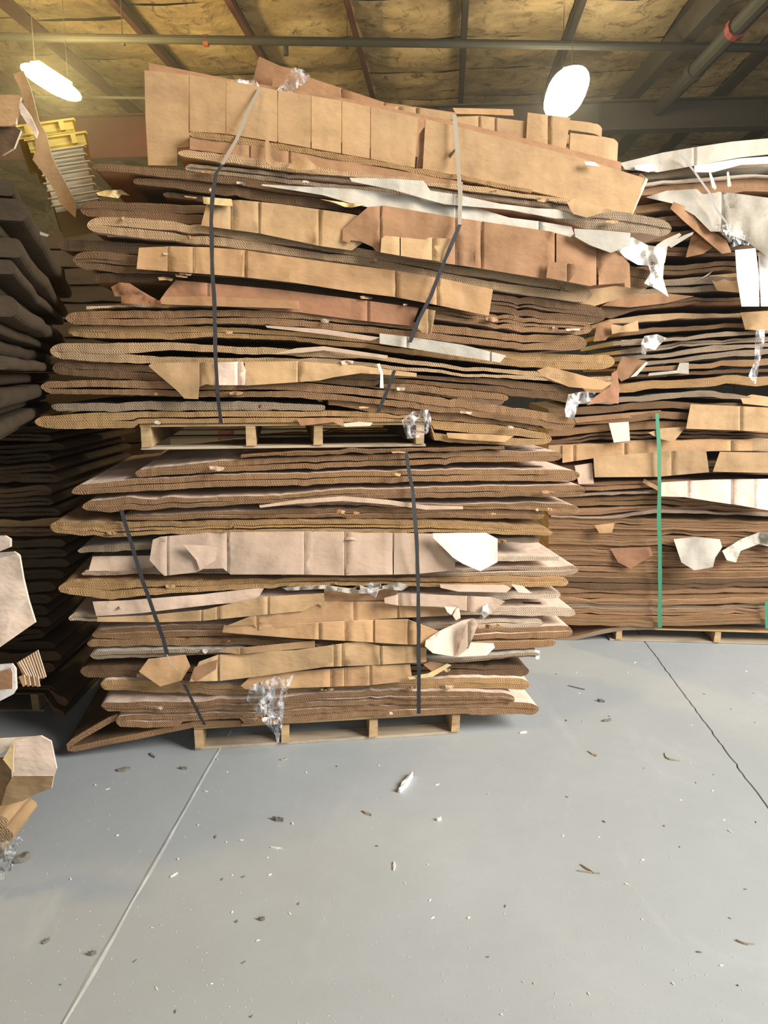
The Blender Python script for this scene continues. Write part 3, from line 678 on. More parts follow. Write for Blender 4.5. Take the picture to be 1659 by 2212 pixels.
c_('TD', [(384, 331, 0), (400, 332, 14), (470, 340, 18), (600, 358, 18), (700, 371, 16), (860, 388, 12), (1000, 405, 12), (1150, 425, 10), (1250, 440, 8)], 'pale flattened carton with open rounded left fold below the big smooth panel', edge='tan', liner='tan', layers=1, off=.05)
c_('TE', [(408, 289, 0), (420, 290, 12), (500, 300, 13), (600, 316, 13), (740, 340, 14), (860, 360, 12), (1000, 385, 10), (1150, 412, 8)], 'carton edge with rounded left fold directly under the big smooth panel', edge='gold', liner='tan', layers=1, off=.05)
# flaps and torn sheets hanging from the upper bale
flap(FC, [(410, 296), (500, 308), (600, 323), (740, 347), (860, 368), (1000, 393), (1000, 402), (860, 388), (740, 372), (600, 352), (500, 334), (410, 322)], C['TE'], 'brown', .045, .045, amp=.003, creases=(540, 625), name='side_panel')
flap(FC, [(448, 433), (520, 432), (600, 440), (745, 460), (800, 470), (790, 520), (760, 541), (690, 531), (560, 504), (434, 487)], C['T0'], 'tan', .06, .09, creases=(500, 560, 690), amp=.014)
flap(FC, [(438, 425), (500, 430), (503, 445), (480, 444), (440, 440)], C['T0'], 'yellow', .08, .1, amp=.01, name='rolled_edge')
flap(FC, [(740, 520), (740, 495), (795, 447), (830, 444), (985, 470), (1190, 500), (1330, 540), (1360, 570), (1362, 622), (1350, 620), (1349, 611), (1285, 616), (1275, 618), (1150, 598), (1040, 580), (900, 560), (812, 542), (805, 533), (778, 521), (757, 519), (757, 526)], C['T0'], 'brown', .09, .11, creases=(822, 985, 1040, 1200, 1290), amp=.014)
flap(FC, [(822, 545), (824, 515), (832, 509), (920, 518), (925, 513), (978, 516), (965, 566), (900, 558)], C['T0'], 'tan', .125, .135, creases=(865, 935), amp=.006, name='tab')
flap(FC, [(1180, 600), (1185, 565), (1262, 573), (1275, 585), (1273, 617)], C['T0'], 'brown', .125, .135, creases=(1225,), amp=.006, name='tab')
flap(FC, [(300, 535), (370, 532), (450, 534), (527, 540), (560, 545), (700, 565), (860, 585), (960, 603), (1065, 625), (1056, 682), (930, 656), (850, 641), (760, 630), (640, 611), (520, 598), (420, 590), (295, 581)], C['T2'], 'gold', .06, .085, creases=(363, 418, 530, 855, 945), amp=.013)
flap(FC, [(362, 625), (380, 605), (455, 612), (600, 625), (760, 645), (905, 665), (890, 704), (850, 700), (760, 690), (650, 675), (455, 660), (340, 655)], C['T3b'], 'red', .04, .055, creases=(795, 450), amp=.01)
flap(FC, [(350, 641), (455, 640), (645, 650), (648, 667), (455, 661), (345, 657)], C['T3b'], 'brown', .065, .07, creases=(), amp=.006)
flap(FC, [(914, 666), (941, 671), (932, 722), (912, 718), (900, 705), (906, 680)], C['T3b'], 'tan', .08, .085, creases=(926,), amp=.008)
flap(FC, [(240, 620), (258, 610), (280, 612), (305, 628), (352, 655), (330, 660), (262, 655), (262, 640), (248, 640)], C['T3b'], 'red', .04, .08, amp=.035, name='curled_flap', freq=.03, step=12)
flap(FC, [(1236, 628), (1300, 622), (1400, 606), (1412, 612), (1385, 630), (1275, 664), (1238, 652)], C['T1'], 'tan', .0, .0, amp=.006)
flap(FC, [(820, 720), (880, 727), (1000, 745), (1094, 768), (1080, 783), (970, 766), (820, 742)], C['T5'], 'grey', .06, .07, creases=(880, 1060), amp=.008, name='torn_liner')
flap(FC, [(573, 703), (700, 711), (822, 729), (800, 736), (700, 722), (577, 708)], C['T5'], 'pink', .06, .065, amp=.006, name='torn_liner')
flap(FC, [(590, 765), (640, 752), (700, 748), (838, 768), (836, 775), (700, 757), (650, 762)], C['U5'], 'pink', .075, .08, amp=.006, name='torn_liner')
flap(FC, [(320, 790), (328, 784), (470, 782), (472, 834), (445, 830), (430, 836), (428, 862), (398, 861), (385, 846), (345, 812)], C['U5'], 'tan', .08, .1, creases=(432,), amp=.014)
flap(FC, [(470, 783), (524, 781), (531, 800), (529, 832), (472, 832)], C['U5'], 'pale', .085, .1, creases=(515,), amp=.02, step=12)  # pale piece stands in for the highlight on this flap
flap(FC, [(529, 782), (640, 780), (780, 790), (900, 806), (900, 814), (780, 806), (720, 815), (690, 822), (650, 825), (530, 833)], C['U5'], 'tan', .06, .08, creases=(645,), amp=.012)
flap(FC, [(984, 846), (1080, 850), (1096, 860), (1084, 874), (1050, 879), (990, 868)], C['U4b'], 'dark', .032, .032, amp=.004, name='hand_hole')
flap(FC, [(1322, 806), (1333, 800), (1338, 838), (1336, 872), (1308, 868), (1268, 875), (1288, 855), (1318, 836)], C['U5'], 'red', .04, .04, amp=.014)
flap(FC, [(1185, 792), (1240, 806), (1322, 828), (1300, 842), (1230, 836), (1170, 812), (1160, 800)], C['U5'], 'gold', .06, .06, amp=.014, name='torn_liner')
flap(FC, [(640, 905), (700, 902), (742, 905), (742, 922), (720, 912), (650, 920)], C['U1'], 'brown', .05, .06, amp=.01, name='torn_corner', step=10)
flap(FC, [(740, 915), (775, 911), (805, 913), (800, 920), (745, 922)], C['U1'], 'pale', .04, .04, amp=.006, name='torn_liner')
flap(FC, [(965, 935), (1050, 938), (1110, 942), (1090, 955), (1010, 950), (968, 946)], C['U1'], 'gold', .05, .055, amp=.012, name='torn_liner', step=12)
# grey sheets under the big panel
def sheet(outl, label, mat, t, b_, **k):
    o = flap(FC, outl, None, mat, t, b_, **k); tag(o, label, 'cardboard'); o.name = k.get('name', 'torn_sheet'); return o
sheet([(565, 398), (640, 402), (700, 405), (760, 408), (850, 418), (985, 436), (1100, 470), (1165, 478), (1235, 490), (1240, 505), (1225, 519), (1165, 518), (1140, 512), (1000, 490), (975, 488), (958, 478), (860, 462), (760, 440), (700, 422), (640, 412), (566, 401)], 'long grey-white torn sheet hanging slantwise across the upper bale below the big panel', 'grey', .055, .09, creases=(985, 1165), amp=.014, name='grey_sheet')
sheet([(755, 384), (850, 386), (915, 391), (930, 412), (985, 420), (1080, 440), (1160, 450), (1200, 452), (1245, 466), (1278, 472), (1200, 472), (1100, 453), (960, 441), (930, 433), (850, 410), (760, 392)], 'upper grey-white sheet squeezed between big panel and corrugated right fold', 'grey', .09, .1, creases=(985,), amp=.01, name='grey_sheet')
sheet([(1240, 494), (1300, 497), (1362, 503), (1361, 530), (1320, 546), (1275, 530), (1243, 512)], 'pale grey cut flap with chamfered corner right of the long grey sheet', 'grey', .13, .14, amp=.008, name='grey_flap')
sheet([(1335, 540), (1345, 525), (1365, 512), (1400, 530), (1442, 535), (1436, 568), (1400, 574), (1378, 572), (1350, 556)], 'crumpled white sheet at the upper right edge of the upper bale', 'white', .08, .1, amp=.035, freq=.022, step=6, name='crumpled_sheet')
sheet([(1400, 570), (1436, 548), (1432, 600), (1444, 641), (1420, 625), (1392, 612), (1405, 590)], 'bright crumpled white scrap hanging down at the right edge of the upper bale', 'white', .05, .09, amp=.035, freq=.026, step=6, name='crumpled_sheet')
sheet([(1238, 462), (1225, 438), (1240, 428), (1290, 445), (1335, 457), (1300, 460), (1268, 470)], 'small curled cardboard tongue under the lower edge of the big panel', 'tan', .1, .13, amp=.02, step=10, name='curled_tongue')
sheet([(692, 430), (735, 436), (790, 442), (760, 448), (745, 447), (722, 438)], 'crumpled cream paper scrap under the grey sheet left of centre', 'yellow', .07, .1, amp=.03, freq=.05, step=9, name='paper_scrap')
sheet([(573, 303), (580, 300), (590, 345), (612, 362), (590, 362), (574, 350)], 'upright torn splinter of cardboard in front of the big panel', 'tan', .08, .1, amp=.02, step=9, name='torn_splinter')
sheet([(620, 362), (648, 335), (662, 340), (650, 352), (690, 366), (640, 368)], 'small forked torn piece of cardboard beside the upright splinter', 'tan', .08, .11, amp=.02, step=9, name='torn_splinter')
sheet([(208, 416), (228, 411), (262, 410), (280, 422), (262, 420), (255, 428), (225, 424), (212, 422)], 'crumpled pale yellow paper scrap on the upper left of the upper bale', 'yellow', -.06, -.02, amp=.04, freq=.06, step=8, name='paper_scrap')
sheet([(1370, 578), (1405, 548), (1412, 553), (1380, 590)], 'torn cardboard strip poking out at the right above the crumpled white scrap', 'grey', -.02, .02, amp=.01, name='torn_strip') if False else None
sheet([(230, 500), (260, 497), (330, 505), (330, 512), (232, 512)], 'short yellow sheet end at the left between two rounded folds', 'yellow', .0, .0, amp=.004, name='sheet_end')

# big upright carton lying on its side: front panel, back panel, right end
big = empty('upright_carton', FC.hit(800, 300, -.1)); tag(big, 'large smooth tan carton on its side on top of the upper centre bale', 'carton')
topl = [(312, 152), (400, 161), (490, 173), (600, 195), (740, 218), (860, 243), (980, 272), (1100, 302), (1250, 340), (1400, 386)]
botl = [(320, 357), (402, 360), (409, 284), (500, 291), (600, 308), (740, 333), (860, 355), (980, 378), (1100, 402), (1250, 436), (1362, 470)]
def lin(L, x):
    for a, b_ in zip(L, L[1:]):
        if a[0] <= x <= b_[0] and b_[0] > a[0]: return a[1] + (b_[1] - a[1]) * (x - a[0]) / (b_[0] - a[0])
    return L[-1][1] if x > L[-1][0] else L[0][1]
botc = [(402, 283)] + botl[2:]
cutsx = [312, 409, 488, 600, 672, 738, 800, 905, 918, 1400]
for i, (a, b_) in enumerate(zip(cutsx, cutsx[1:])):
    a2, b2 = a + (1.2 if i else 0), b_ - 1.2
    if i == 7: continue
    if i == 8:
        ol = [(a2, lin(topl, a2))] + [p for p in topl if a2 < p[0] < 1400] + [(1396, 386), (1362, 471)] + [p for p in reversed(botc) if a2 < p[0] < 1362] + [(a2 - 6, lin(botc, a2))]
    elif i == 0:
        ol = [(312, 152), (400, 161), (408, 162), (408, 318), (383, 320), (383, 358), (320, 357), (314, 250)]
    else:
        ol = [(a2, lin(topl, a2)), (b2, lin(topl, b2)), (b2 - (8 if i == 6 else 0), lin(botc, b2) - 1), (a2, lin(botc, a2) - 1)]
    flap(FC, ol, big, 'tan', -.012, -.002, th=.012, amp=.004, name='front_panel', edge=E['tan'], step=40)
flap(FC, [(905, 290), (916, 275), (922, 276), (910, 360), (900, 366)], big, 'brown', -.03, -.03, th=.004, amp=.01, name='torn_gap', step=14)
flap(FC, [(968, 336), (985, 318), (986, 324), (972, 342)], big, 'dark', .008, .008, th=.002, amp=0, name='pierced_slot')
flap(FC, [(1256, 452), (1262, 446), (1322, 446), (1336, 443), (1322, 464), (1290, 458)], big, 'tan', .004, .004, th=.003, amp=0, name='die_cut_tab')
# back panel & right end of that carton (depth .32)
def quad_slab(face, pts, mat, parent, name, th=.012, edge=None):
    """pts: (px,py,off) corners in order"""
    P = [face.hit(x, y, o) for x, y, o in pts]; n_ = (P[1] - P[0]).cross(P[2] - P[0]).normalized() * th
    k = len(P); vs = P + [p + n_ for p in P]; fs = [tuple(range(k - 1, -1, -1)), tuple(range(k, 2 * k))] + [(i, (i + 1) % k, (i + 1) % k + k, i + k) for i in range(k)]
    return mesh_obj(name, vs, fs, [mat if not isinstance(mat, str) else K[mat]], parent)
quad_slab(FC, [(322, 138, -.26), (490, 172, -.26), (740, 214, -.26), (1000, 268, -.26), (1340, 352, -.26), (1335, 440, -.26), (1000, 360, -.26), (740, 310, -.26), (330, 300, -.26)], 'brown', big, 'back_panel')
quad_slab(FC, [(1400, 388, -.002), (1388, 378, -.26), (1345, 440, -.26), (1364, 470, -.002)], 'pale', big, 'end_panel')
# cartons standing behind on the top
def vsheet(pts, mat, label, off, th=.008, cr=(), amp=.008, step=30, name='upright_sheet', parent=None):
    o = flap(FC, pts, parent, mat, off, off, th=th, amp=amp, creases=cr, name=name, edge=E['tan'], step=step)
    if label: tag(o, label, 'cardboard')
    return o
vsheet([(560, 122), (602, 141), (590, 200), (540, 196)], 'brown', 'square brown sheet end standing highest on top of the upper bale', -.45)
tc_ = vsheet([(592, 140), (640, 150), (670, 168), (740, 191), (830, 221), (985, 243), (985, 282), (860, 262), (740, 240), (586, 210)], 'brown', 'long brown upright panel behind the plastic tuft on top of the upper bale', -.36, cr=(737, 830, 890))
vsheet([(820, 228), (900, 232), (985, 244), (985, 275), (900, 256), (838, 246)], 'tan', 'short tan panel wedged upright behind the right strap top', -.33, cr=(862, 900))
vsheet([(985, 252), (1040, 250), (1135, 262), (1140, 268), (1133, 312), (1060, 296), (985, 278)], 'tan', 'creased tan panel right of the right strap on top of the upper bale', -.31, cr=(1035, 1070))
vsheet([(1140, 243), (1232, 254), (1221, 330), (1180, 322), (1136, 308)], 'tan', 'square pale panel standing under the bright oval lamp', -.29, cr=(1185,))
vsheet([(978, 233), (1108, 236), (1110, 250), (1040, 247), (985, 246)], 'gold', 'thin pale edge lying along the top between strap and lamp', -.4, amp=.012, step=18)
# rounded standing carton at the right (U shaped walls)
def ring(face, pxl, pxr, ytop, ybot, o0, o1, label, mat, th=.012):
    root = empty('standing_carton', face.hit((pxl + pxr) / 2, ybot, o0)); tag(root, label, 'carton')
    s0, zt = face.sz(pxl, ytop, o0); s1, zt2 = face.sz(pxr, ytop + (pxr - pxl) * .14, o0); _, zb = face.sz(pxl, ybot, o0); _, zb2 = face.sz(pxr, ybot + (pxr - pxl) * .14, o0)
    d0, d1 = -o0, -o1; rr = abs(d1 - d0) / 2; path = [(s0, d0)] + [(s1 - rr + rr * math.sin(t), (d0 + d1) / 2 - rr * math.cos(t)) for t in [math.pi * k / 12 for k in range(13)]] + [(s0, d1)]
    vs = []; fs = []
    for i, (s, d) in enumerate(path):
        a = Vector(path[max(0, i - 1)]); c = Vector(path[min(len(path) - 1, i + 1)]); t = (c - a).normalized(); nn = Vector((t.y, -t.x)) * th
        f = (s - s0) / (s1 - s0); za, zb_ = zt + (zt2 - zt) * f, zb + (zb2 - zb) * f
        w_ = .006 * noise.noise(Vector((i * .8, 2, zt)))
        vs += [face.P(s, zb_, d), face.P(s, za + w_, d), face.P(s - nn.x, za + w_, d - nn.y), face.P(s - nn.x, zb_, d - nn.y)]
    for i in range(len(path) - 1):
        a = 4 * i
        for k in range(4): fs.append((a + k, a + (k + 1) % 4, a + 4 + (k + 1) % 4, a + 4 + k))
    e = 4 * (len(path) - 1); fs += [(0, 3, 2, 1), (e, e + 1, e + 2, e + 3)]
    mesh_obj('curved_wall', vs, fs, [K[mat]], root); return root
ring(FC, 1232, 1352, 286, 332, -.3, -.5, 'standing carton with rounded right end on top of the upper bale', 'tan')
ring(FC, 1225, 1316, 258, 280, -.33, -.52, 'smaller rounded carton tip just right below the oval lamp', 'tan')
sheet([(1262, 349), (1285, 350), (1295, 360), (1265, 356)], 'tiny white paper scrap on the top edge of the big panel', 'white', .02, .03, amp=.01, step=8, name='paper_scrap')

# flaps of the lower bale
flap(FC, [(345, 1160), (450, 1150), (700, 1148), (935, 1153), (945, 1165), (985, 1198), (982, 1232), (900, 1240), (750, 1243), (650, 1241), (498, 1241), (482, 1228), (440, 1229), (425, 1236), (355, 1244), (345, 1235), (323, 1210), (330, 1166)], C['B14'], 'pink', .055, .095, creases=(362, 492, 658, 745, 850), amp=.013)
flap(FC, [(395, 1176), (430, 1208), (470, 1180), (466, 1210), (432, 1232), (424, 1210)], C['B14'], 'pink', .1, .11, amp=.012, name='folded_corner', step=12)
flap(FC, [(935, 1152), (1050, 1151), (1075, 1164), (1075, 1214), (1038, 1234), (1000, 1218), (978, 1204), (976, 1182), (960, 1168), (935, 1161)], C['B14'], 'white', .11, .16, amp=.01)
flap(FC, [(200, 1202), (335, 1200), (330, 1233), (190, 1238)], C['B12'], 'pink', -.02, .0, amp=.006, name='side_panel')
flap(FC, [(200, 1300), (280, 1297), (440, 1284), (562, 1272), (572, 1268), (553, 1299), (470, 1305), (400, 1313), (300, 1325), (208, 1331), (203, 1312)], C['B10'], 'pink', .05, .07, creases=(), amp=.012)
flap(FC, [(210, 1334), (310, 1331), (440, 1318), (560, 1306), (560, 1290), (700, 1282), (702, 1311), (686, 1305), (655, 1320), (560, 1329), (440, 1341), (350, 1344), (210, 1343)], C['B10'], 'tan', .085, .095, step=17, creases=(436, 470, 580), amp=.012)
flap(FC, [(490, 1352), (540, 1332), (600, 1325), (700, 1300), (860, 1300), (962, 1314), (968, 1330), (860, 1335), (760, 1341), (700, 1346), (560, 1361), (548, 1351)], C['B9'], 'gold', .07, .09, creases=(556, 765, 860), amp=.012)
flap(FC, [(484, 1352), (560, 1352), (700, 1345), (780, 1340), (880, 1338), (946, 1363), (946, 1385), (890, 1393), (780, 1386), (640, 1379), (480, 1366)], C['B9'], 'gold', .09, .1, creases=(690, 745, 808, 882), amp=.014)
flap(FC, [(830, 1292), (870, 1282), (1060, 1290), (1091, 1299), (1046, 1336), (1038, 1325), (960, 1311), (860, 1308), (831, 1303)], C['B10'], 'pink', .1, .12, creases=(862, 1010), amp=.012)
flap(FC, [(700, 1272), (790, 1270), (860, 1276), (850, 1296), (700, 1300)], C['B10'], 'brown', .05, .06, amp=.01)
flap(FC, [(960, 1310), (985, 1312), (975, 1328), (966, 1322)], C['B10'], 'pale', .13, .14, amp=.006, name='torn_tab', step=8)
flap(FC, [(985, 1315), (992, 1312), (995, 1335), (985, 1340), (978, 1330)], C['B10'], 'pale', .13, .14, amp=.006, name='torn_tab', step=8)
flap(FC, [(946, 1396), (952, 1362), (1000, 1340), (1022, 1335), (1028, 1345), (1002, 1400), (985, 1419), (935, 1411), (918, 1396), (920, 1383)], C['B8'], 'pale', .1, .14, amp=.012)
flap(FC, [(1008, 1346), (1025, 1336), (1033, 1348), (1012, 1400), (986, 1420), (996, 1384)], C['B8'], 'pink', .145, .15, creases=(1012,), amp=.006)
flap(FC, [(1004, 1398), (1016, 1388), (1066, 1390), (1069, 1399), (1051, 1416), (985, 1419)], C['B8'], 'pale', .12, .13, amp=.004)
flap(FC, [(300, 1451), (320, 1424), (400, 1415), (411, 1440), (392, 1470), (346, 1483)], C['B6'], 'gold', .07, .09, amp=.012, name='flap')
flap(FC, [(410, 1472), (430, 1430), (470, 1415), (640, 1405), (780, 1385), (822, 1396), (880, 1396), (921, 1400), (921, 1430), (820, 1436), (700, 1441), (560, 1461), (475, 1471)], C['B6'], 'tan', .08, .1, creases=(472, 722, 740, 822), amp=.018)
flap(FC, [(420, 1442), (470, 1425), (466, 1446), (425, 1472), (408, 1474)], C['B6'], 'brown', .11, .12, amp=.016, name='folded_corner', step=12)
flap(FC, [(520, 1481), (540, 1463), (640, 1451), (800, 1438), (886, 1435), (891, 1470), (790, 1481), (640, 1486), (530, 1489)], C['B5'], 'gold', .065, .085, creases=(715, 745, 800), amp=.014)
flap(FC, [(880, 1463), (925, 1455), (965, 1434), (975, 1437), (935, 1462), (885, 1468)], C['B5'], 'yellow', .1, .11, amp=.004, name='torn_edge')
flap(FC, [(935, 1452), (915, 1436), (930, 1430), (965, 1436)], C['B5'], 'brown', .09, .1, amp=.008, name='torn_tab', step=10)
flap(FC, [(470, 1408), (490, 1399), (520, 1400), (680, 1384), (681, 1398), (600, 1406), (515, 1413)], C['B7'], 'gold', .08, .09, amp=.01, name='torn_edge', creases=(520,))
flap(FC, [(560, 1092), (640, 1080), (740, 1072), (840, 1080), (920, 1092), (1000, 1094), (1000, 1100), (920, 1101), (840, 1090), (740, 1082), (640, 1088), (562, 1097)], C['B17'], 'pink', .06, .07, amp=.008, name='torn_liner')
flap(FC, [(610, 1270), (700, 1264), (760, 1272), (775, 1264), (800, 1272), (860, 1258), (885, 1265), (868, 1276), (830, 1272), (800, 1282), (755, 1282), (700, 1272), (620, 1276)], C['B11'], 'grey', .09, .1, amp=.03, freq=.05, step=8, name='frayed_edge')
flap(FC, [(950, 1262), (1090, 1264), (1105, 1270), (1094, 1280), (990, 1278), (952, 1270)], C['B11'], 'pink', .07, .08, amp=.006, name='side_panel')
flap(FC, [(1105, 1262), (1130, 1266), (1150, 1282), (1120, 1280)], C['B11'], 'pale', .08, .09, amp=.006, name='torn_tab', step=10)
def top_slot(px0, px1, y, par, zx):
    z = TOPZ[par]; d0, d1 = on_z(px0, y, z + .0012), on_z(px1, y, z + .0012); u = (d1 - d0).normalized(); v = Vector((-u.y, u.x, 0)) * .011
    mesh_obj('slot', [d0 - v + u * .004, d1 - v + u * .004, d1 + v, d0 + v], [(0, 1, 2, 3)], [K['shade_tone']], C[par])
top_slot(1112, 1172, 968, 'B20', 0); top_slot(1108, 1172, 1007, 'B19', 0); top_slot(1166, 1230, 1041, 'B18', 0); top_slot(1128, 1168, 1302, 'B9', 0); top_slot(1092, 1162, 884, 'U3', 0)
def slot(px0, px1, y, h, par, off):
    flap(FC, [(px0, y - h / 2), (px1 - 6, y - h / 2), (px1, y + h / 2), (px0 + 6, y + h / 2)], par, 'shade_tone', off, off, th=.001, amp=0, name='slot')

# small torn tabs sticking out of the cut edges
rb = random.Random(77)
for key, pts in list(PTS.items()):
    if key in ('TE', 'T3c'): continue
    for q in range(rb.choice([1, 2, 2, 3])):
        x0, x1 = pts[0][0] + 30, pts[-1][0] - 30
        x = rb.uniform(x0, x1); yc, th = interp(PADD(pts), x); th = max(th, 8)
        w_, h_ = rb.uniform(8, 34), rb.uniform(4, 9); y = yc + rb.uniform(-.25, .45) * th; sl = rb.uniform(-.12, .12)
        ol = [(x - w_ / 2, y - h_ * .4), (x - w_ * .1, y - h_ * rb.uniform(.3, .7) + sl * w_ / 2), (x + w_ / 2, y - h_ * .2 + sl * w_), (x + w_ * .4, y + h_ * .5 + sl * w_), (x + w_ * .05, y + h_ * rb.uniform(.2, .9)), (x - w_ * .42, y + h_ * .4)]
        flap(FC, ol, C[key], rb.choice(['tan', 'gold', 'brown', 'pink', 'tan', 'grey']), .052, .058 + rb.uniform(0, .02), th=.002, amp=.02, freq=.08, step=7, name='torn_tab')

# straps
strap(FC, [(562, 190, -.0), (540, 232, .02), (512, 300, .06), (480, 355, .085), (466, 375, .095), (458, 430, .11), (456, 480, .12), (458, 560, .115), (463, 660, .115), (466, 780, .125), (470, 850, .12), (478, 915, .075)], 8.5, STRAPB, 'dark strap running down the left side of the upper centre bale', pale_to=340)
strap(FC, [(982, 248, .01), (988, 330, .03), (994, 420, .12), (993, 485, .14), (972, 535, .15), (930, 640, .12), (905, 690, .11), (885, 740, .1)], 8.5, STRAPB, 'dark strap slanting down the right side of the upper bale, pale at its top', pale_to=480)
strap(FC, [(852, 800, .1), (838, 840, .09), (815, 892, .07)], 7.5, STRAPB, 'lower piece of the slanting dark strap, near the foot of the upper bale')
strap(FC, [(262, 1102, .06), (285, 1180, .09), (310, 1260, .12), (335, 1330, .12), (352, 1380, .11), (361, 1414, .11)], 9, STRAPB, 'dark strap slanting across the left of the lower centre bale')
strap(FC, [(361, 1414, .11), (370, 1432, .12), (385, 1446, .13)], 2.5, STRAPL, 'thin split end of strap over the orange flap of the lower bale')
strap(FC, [(398, 1478, .09), (418, 1520, .08), (442, 1566, .06)], 7, STRAPB, 'short lowest piece of strap above the left end of the floor pallet')
strap(FC, [(876, 975, .045), (892, 1060, .07), (899, 1150, .13), (903, 1250, .14), (904, 1340, .14), (905, 1440, .13), (905, 1542, .065)], 8.5, STRAPB, 'vertical dark strap down the middle right of the lower centre bale')

# plastic film
film(FC, [(533, 1512), (540, 1482), (570, 1470), (598, 1460), (618, 1470), (636, 1454), (626, 1482), (615, 1510), (613, 1550), (605, 1590), (600, 1616), (595, 1588), (562, 1552), (546, 1528)], 'clear plastic film hanging over the front of the floor pallet', .13, .05)
film(FC, [(868, 908), (890, 905), (893, 888), (925, 885), (932, 905), (925, 935), (905, 945), (880, 948), (874, 930)], 'clear plastic film scrap hanging over the right end of the upper pallet', .1, .04)
film(FC, [(598, 195), (622, 165), (632, 145), (655, 150), (672, 166), (655, 182), (640, 192), (630, 204)], 'tuft of clear plastic film standing up on top of the upper bale', -.2, .06)
film(FC, [(495, 176), (520, 170), (530, 174), (545, 172), (552, 170), (562, 190), (520, 184)], 'small low tuft of clear plastic film at the top of the left strap', -.05, .04)
film(FC, [(1222, 900), (1220, 885), (1228, 852), (1262, 845), (1288, 848), (1280, 866), (1250, 872), (1240, 905)], 'pinkish plastic film scrap dangling between the centre and right bales', .06, .03)
film(FC, [(790, 1262), (805, 1258), (824, 1263), (817, 1278), (812, 1292), (795, 1280)], 'small crumpled plastic scrap below the big pink flap near the vertical strap', .13, .03)
film(FC, [(1036, 1335), (1042, 1310), (1060, 1302), (1066, 1318), (1052, 1338)], 'small clear plastic scrap at the right of the torn pink flaps', .13, .03)
film(FC, [(814, 787), (820, 785), (827, 805), (829, 838), (821, 838), (822, 806)], 'thin white plastic ribbon beside the lower end of the right strap', .12, .01, mat=PAPERW)
film(FC, [(1155, 1404), (1166, 1406), (1165, 1424), (1158, 1424)], 'tiny white plastic scrap on a right tip of the lower bale', .03, .01, mat=PAPERW)
# ================================================================== RIGHT BALE
FR = Face(on_z(1337, 1385, 0), R(-4.81))
SR = lambda px, py: FR.sz(px, py)[0]
pallet(FR, SR(1318, 1370), SR(1830, 1370), 0, [SR(1337, 1370), SR(1550, 1375), SR(1760, 1375)], 'wooden pallet under the right bale behind the floor crack', bt=.012, sh=.062, depth=1.1)
FR.put(SR(1318, 1370) - .01, SR(1830, 1370), .089, .089)
CR = {}
def r_(key, pts, label, **k):
    k.setdefault('step', 22); k.setdefault('depth', 1.05)
    CR[key] = carton(FR, pts, label, **k); return CR[key]
CR['b0'] = strip(FR, [(1150, 1392), (1190, 1391), (1240, 1380), (1300, 1365), (1345, 1357), (1420, 1355)], 9, 'bent grey corrugated sheet drooping off the left end of the right pallet to the floor', 'grey', 'brown', depth=.8)
for xx in range(1150, 1420, 5): FR.put(SR(xx, 1360), SR(xx + 5, 1360), *( (.1, .1) if xx > 1330 else (.09, .09)))
ORD = ['lowest', 'second', 'third', 'fourth', 'fifth', 'sixth', 'seventh', 'eighth', 'ninth', 'tenth', 'eleventh', 'twelfth', 'thirteenth', 'fourteenth', 'fifteenth', 'sixteenth', 'seventeenth', 'eighteenth', 'nineteenth', 'twentieth', 'twenty-first', 'twenty-second', 'twenty-third', 'twenty-fourth', 'twenty-fifth', 'twenty-sixth', 'topmost']
rr = random.Random(11)
GL = 'thin brown flattened carton packed tight in the lower half of the right bale'
nl = 20
y_b = lambda x: 1350 + 4 * math.sin(x * .01) ; y_t = lambda x: 1118 + (x - 1200) * .02
for i in range(nl):
    f0, f1 = i / nl, (i + 1) / nl; pts = []
    for x in (1185, 1300, 1420, 1540, 1660, 1790):
        yb_, yt_ = y_b(x) + (y_t(x) - y_b(x)) * f0, y_b(x) + (y_t(x) - y_b(x)) * f1
        pts.append((x, (yb_ + yt_) / 2 + rr.uniform(-1.2, 1.2), (yb_ - yt_) * rr.uniform(.86, .99)))
    r_('g%d' % i, pts, 'thin brown flattened carton, %s in the tight pack on the right pallet' % (ORD[i] if i < nl - 1 else 'uppermost'), group='tightly packed cartons in the lower right bale', edge=rr.choice(['brown', 'red', 'brown', 'grey', 'tan']) if i < 6 else rr.choice(['brown', 'red', 'red', 'brown', 'dark']), liner='tan', layers=rr.choice([1, 2, 2]), wob=2.2, off=rr.uniform(0, .03))
r_('R1', [(1190, 1135, 4), (1300, 1124, 5), (1430, 1106, 6), (1560, 1108, 5), (1790, 1120, 5)], 'thin lavender-grey sheet sloping up to the green strap in the right bale', edge='grey', liner='pink', layers=1, off=.03)
r_('R1b', [(1185, 1108, 12), (1300, 1104, 14), (1430, 1098, 6), (1560, 1100, 8), (1790, 1112, 10)], 'brown flattened carton with torn edge just above the thin lavender sheet', edge='red', liner='tan', layers=2, wob=3)
r_('R1c', [(1185, 1087, 16), (1300, 1084, 18), (1430, 1080, 18), (1560, 1090, 14), (1790, 1102, 12)], 'ragged brown flattened carton under the long pale curved flap, right bale', edge='brown', liner='tan', layers=2, wob=3)
r_('R2', [(1190, 1072, 4), (1300, 1068, 5), (1420, 1064, 7), (1500, 1073, 5), (1640, 1090, 5), (1790, 1100, 5)], 'thin smooth lavender-grey sheet bowing over the right bale at the strap', edge='grey', liner='pink', layers=1, off=.04)
r_('R3', [(1190, 1052, 16), (1300, 1050, 18), (1420, 1044, 14), (1560, 1044, 16), (1790, 1060, 20)], 'dark flattened carton carrying the long pale curved flap, right bale', edge='red', liner='brown', layers=2)
r_('R4', [(1190, 1020, 28), (1300, 1016, 28), (1420, 1010, 26), (1560, 1010, 26), (1790, 1018, 28)], 'brown flattened carton behind the row of three tan flaps, right bale', edge='dark', liner='brown', layers=2)
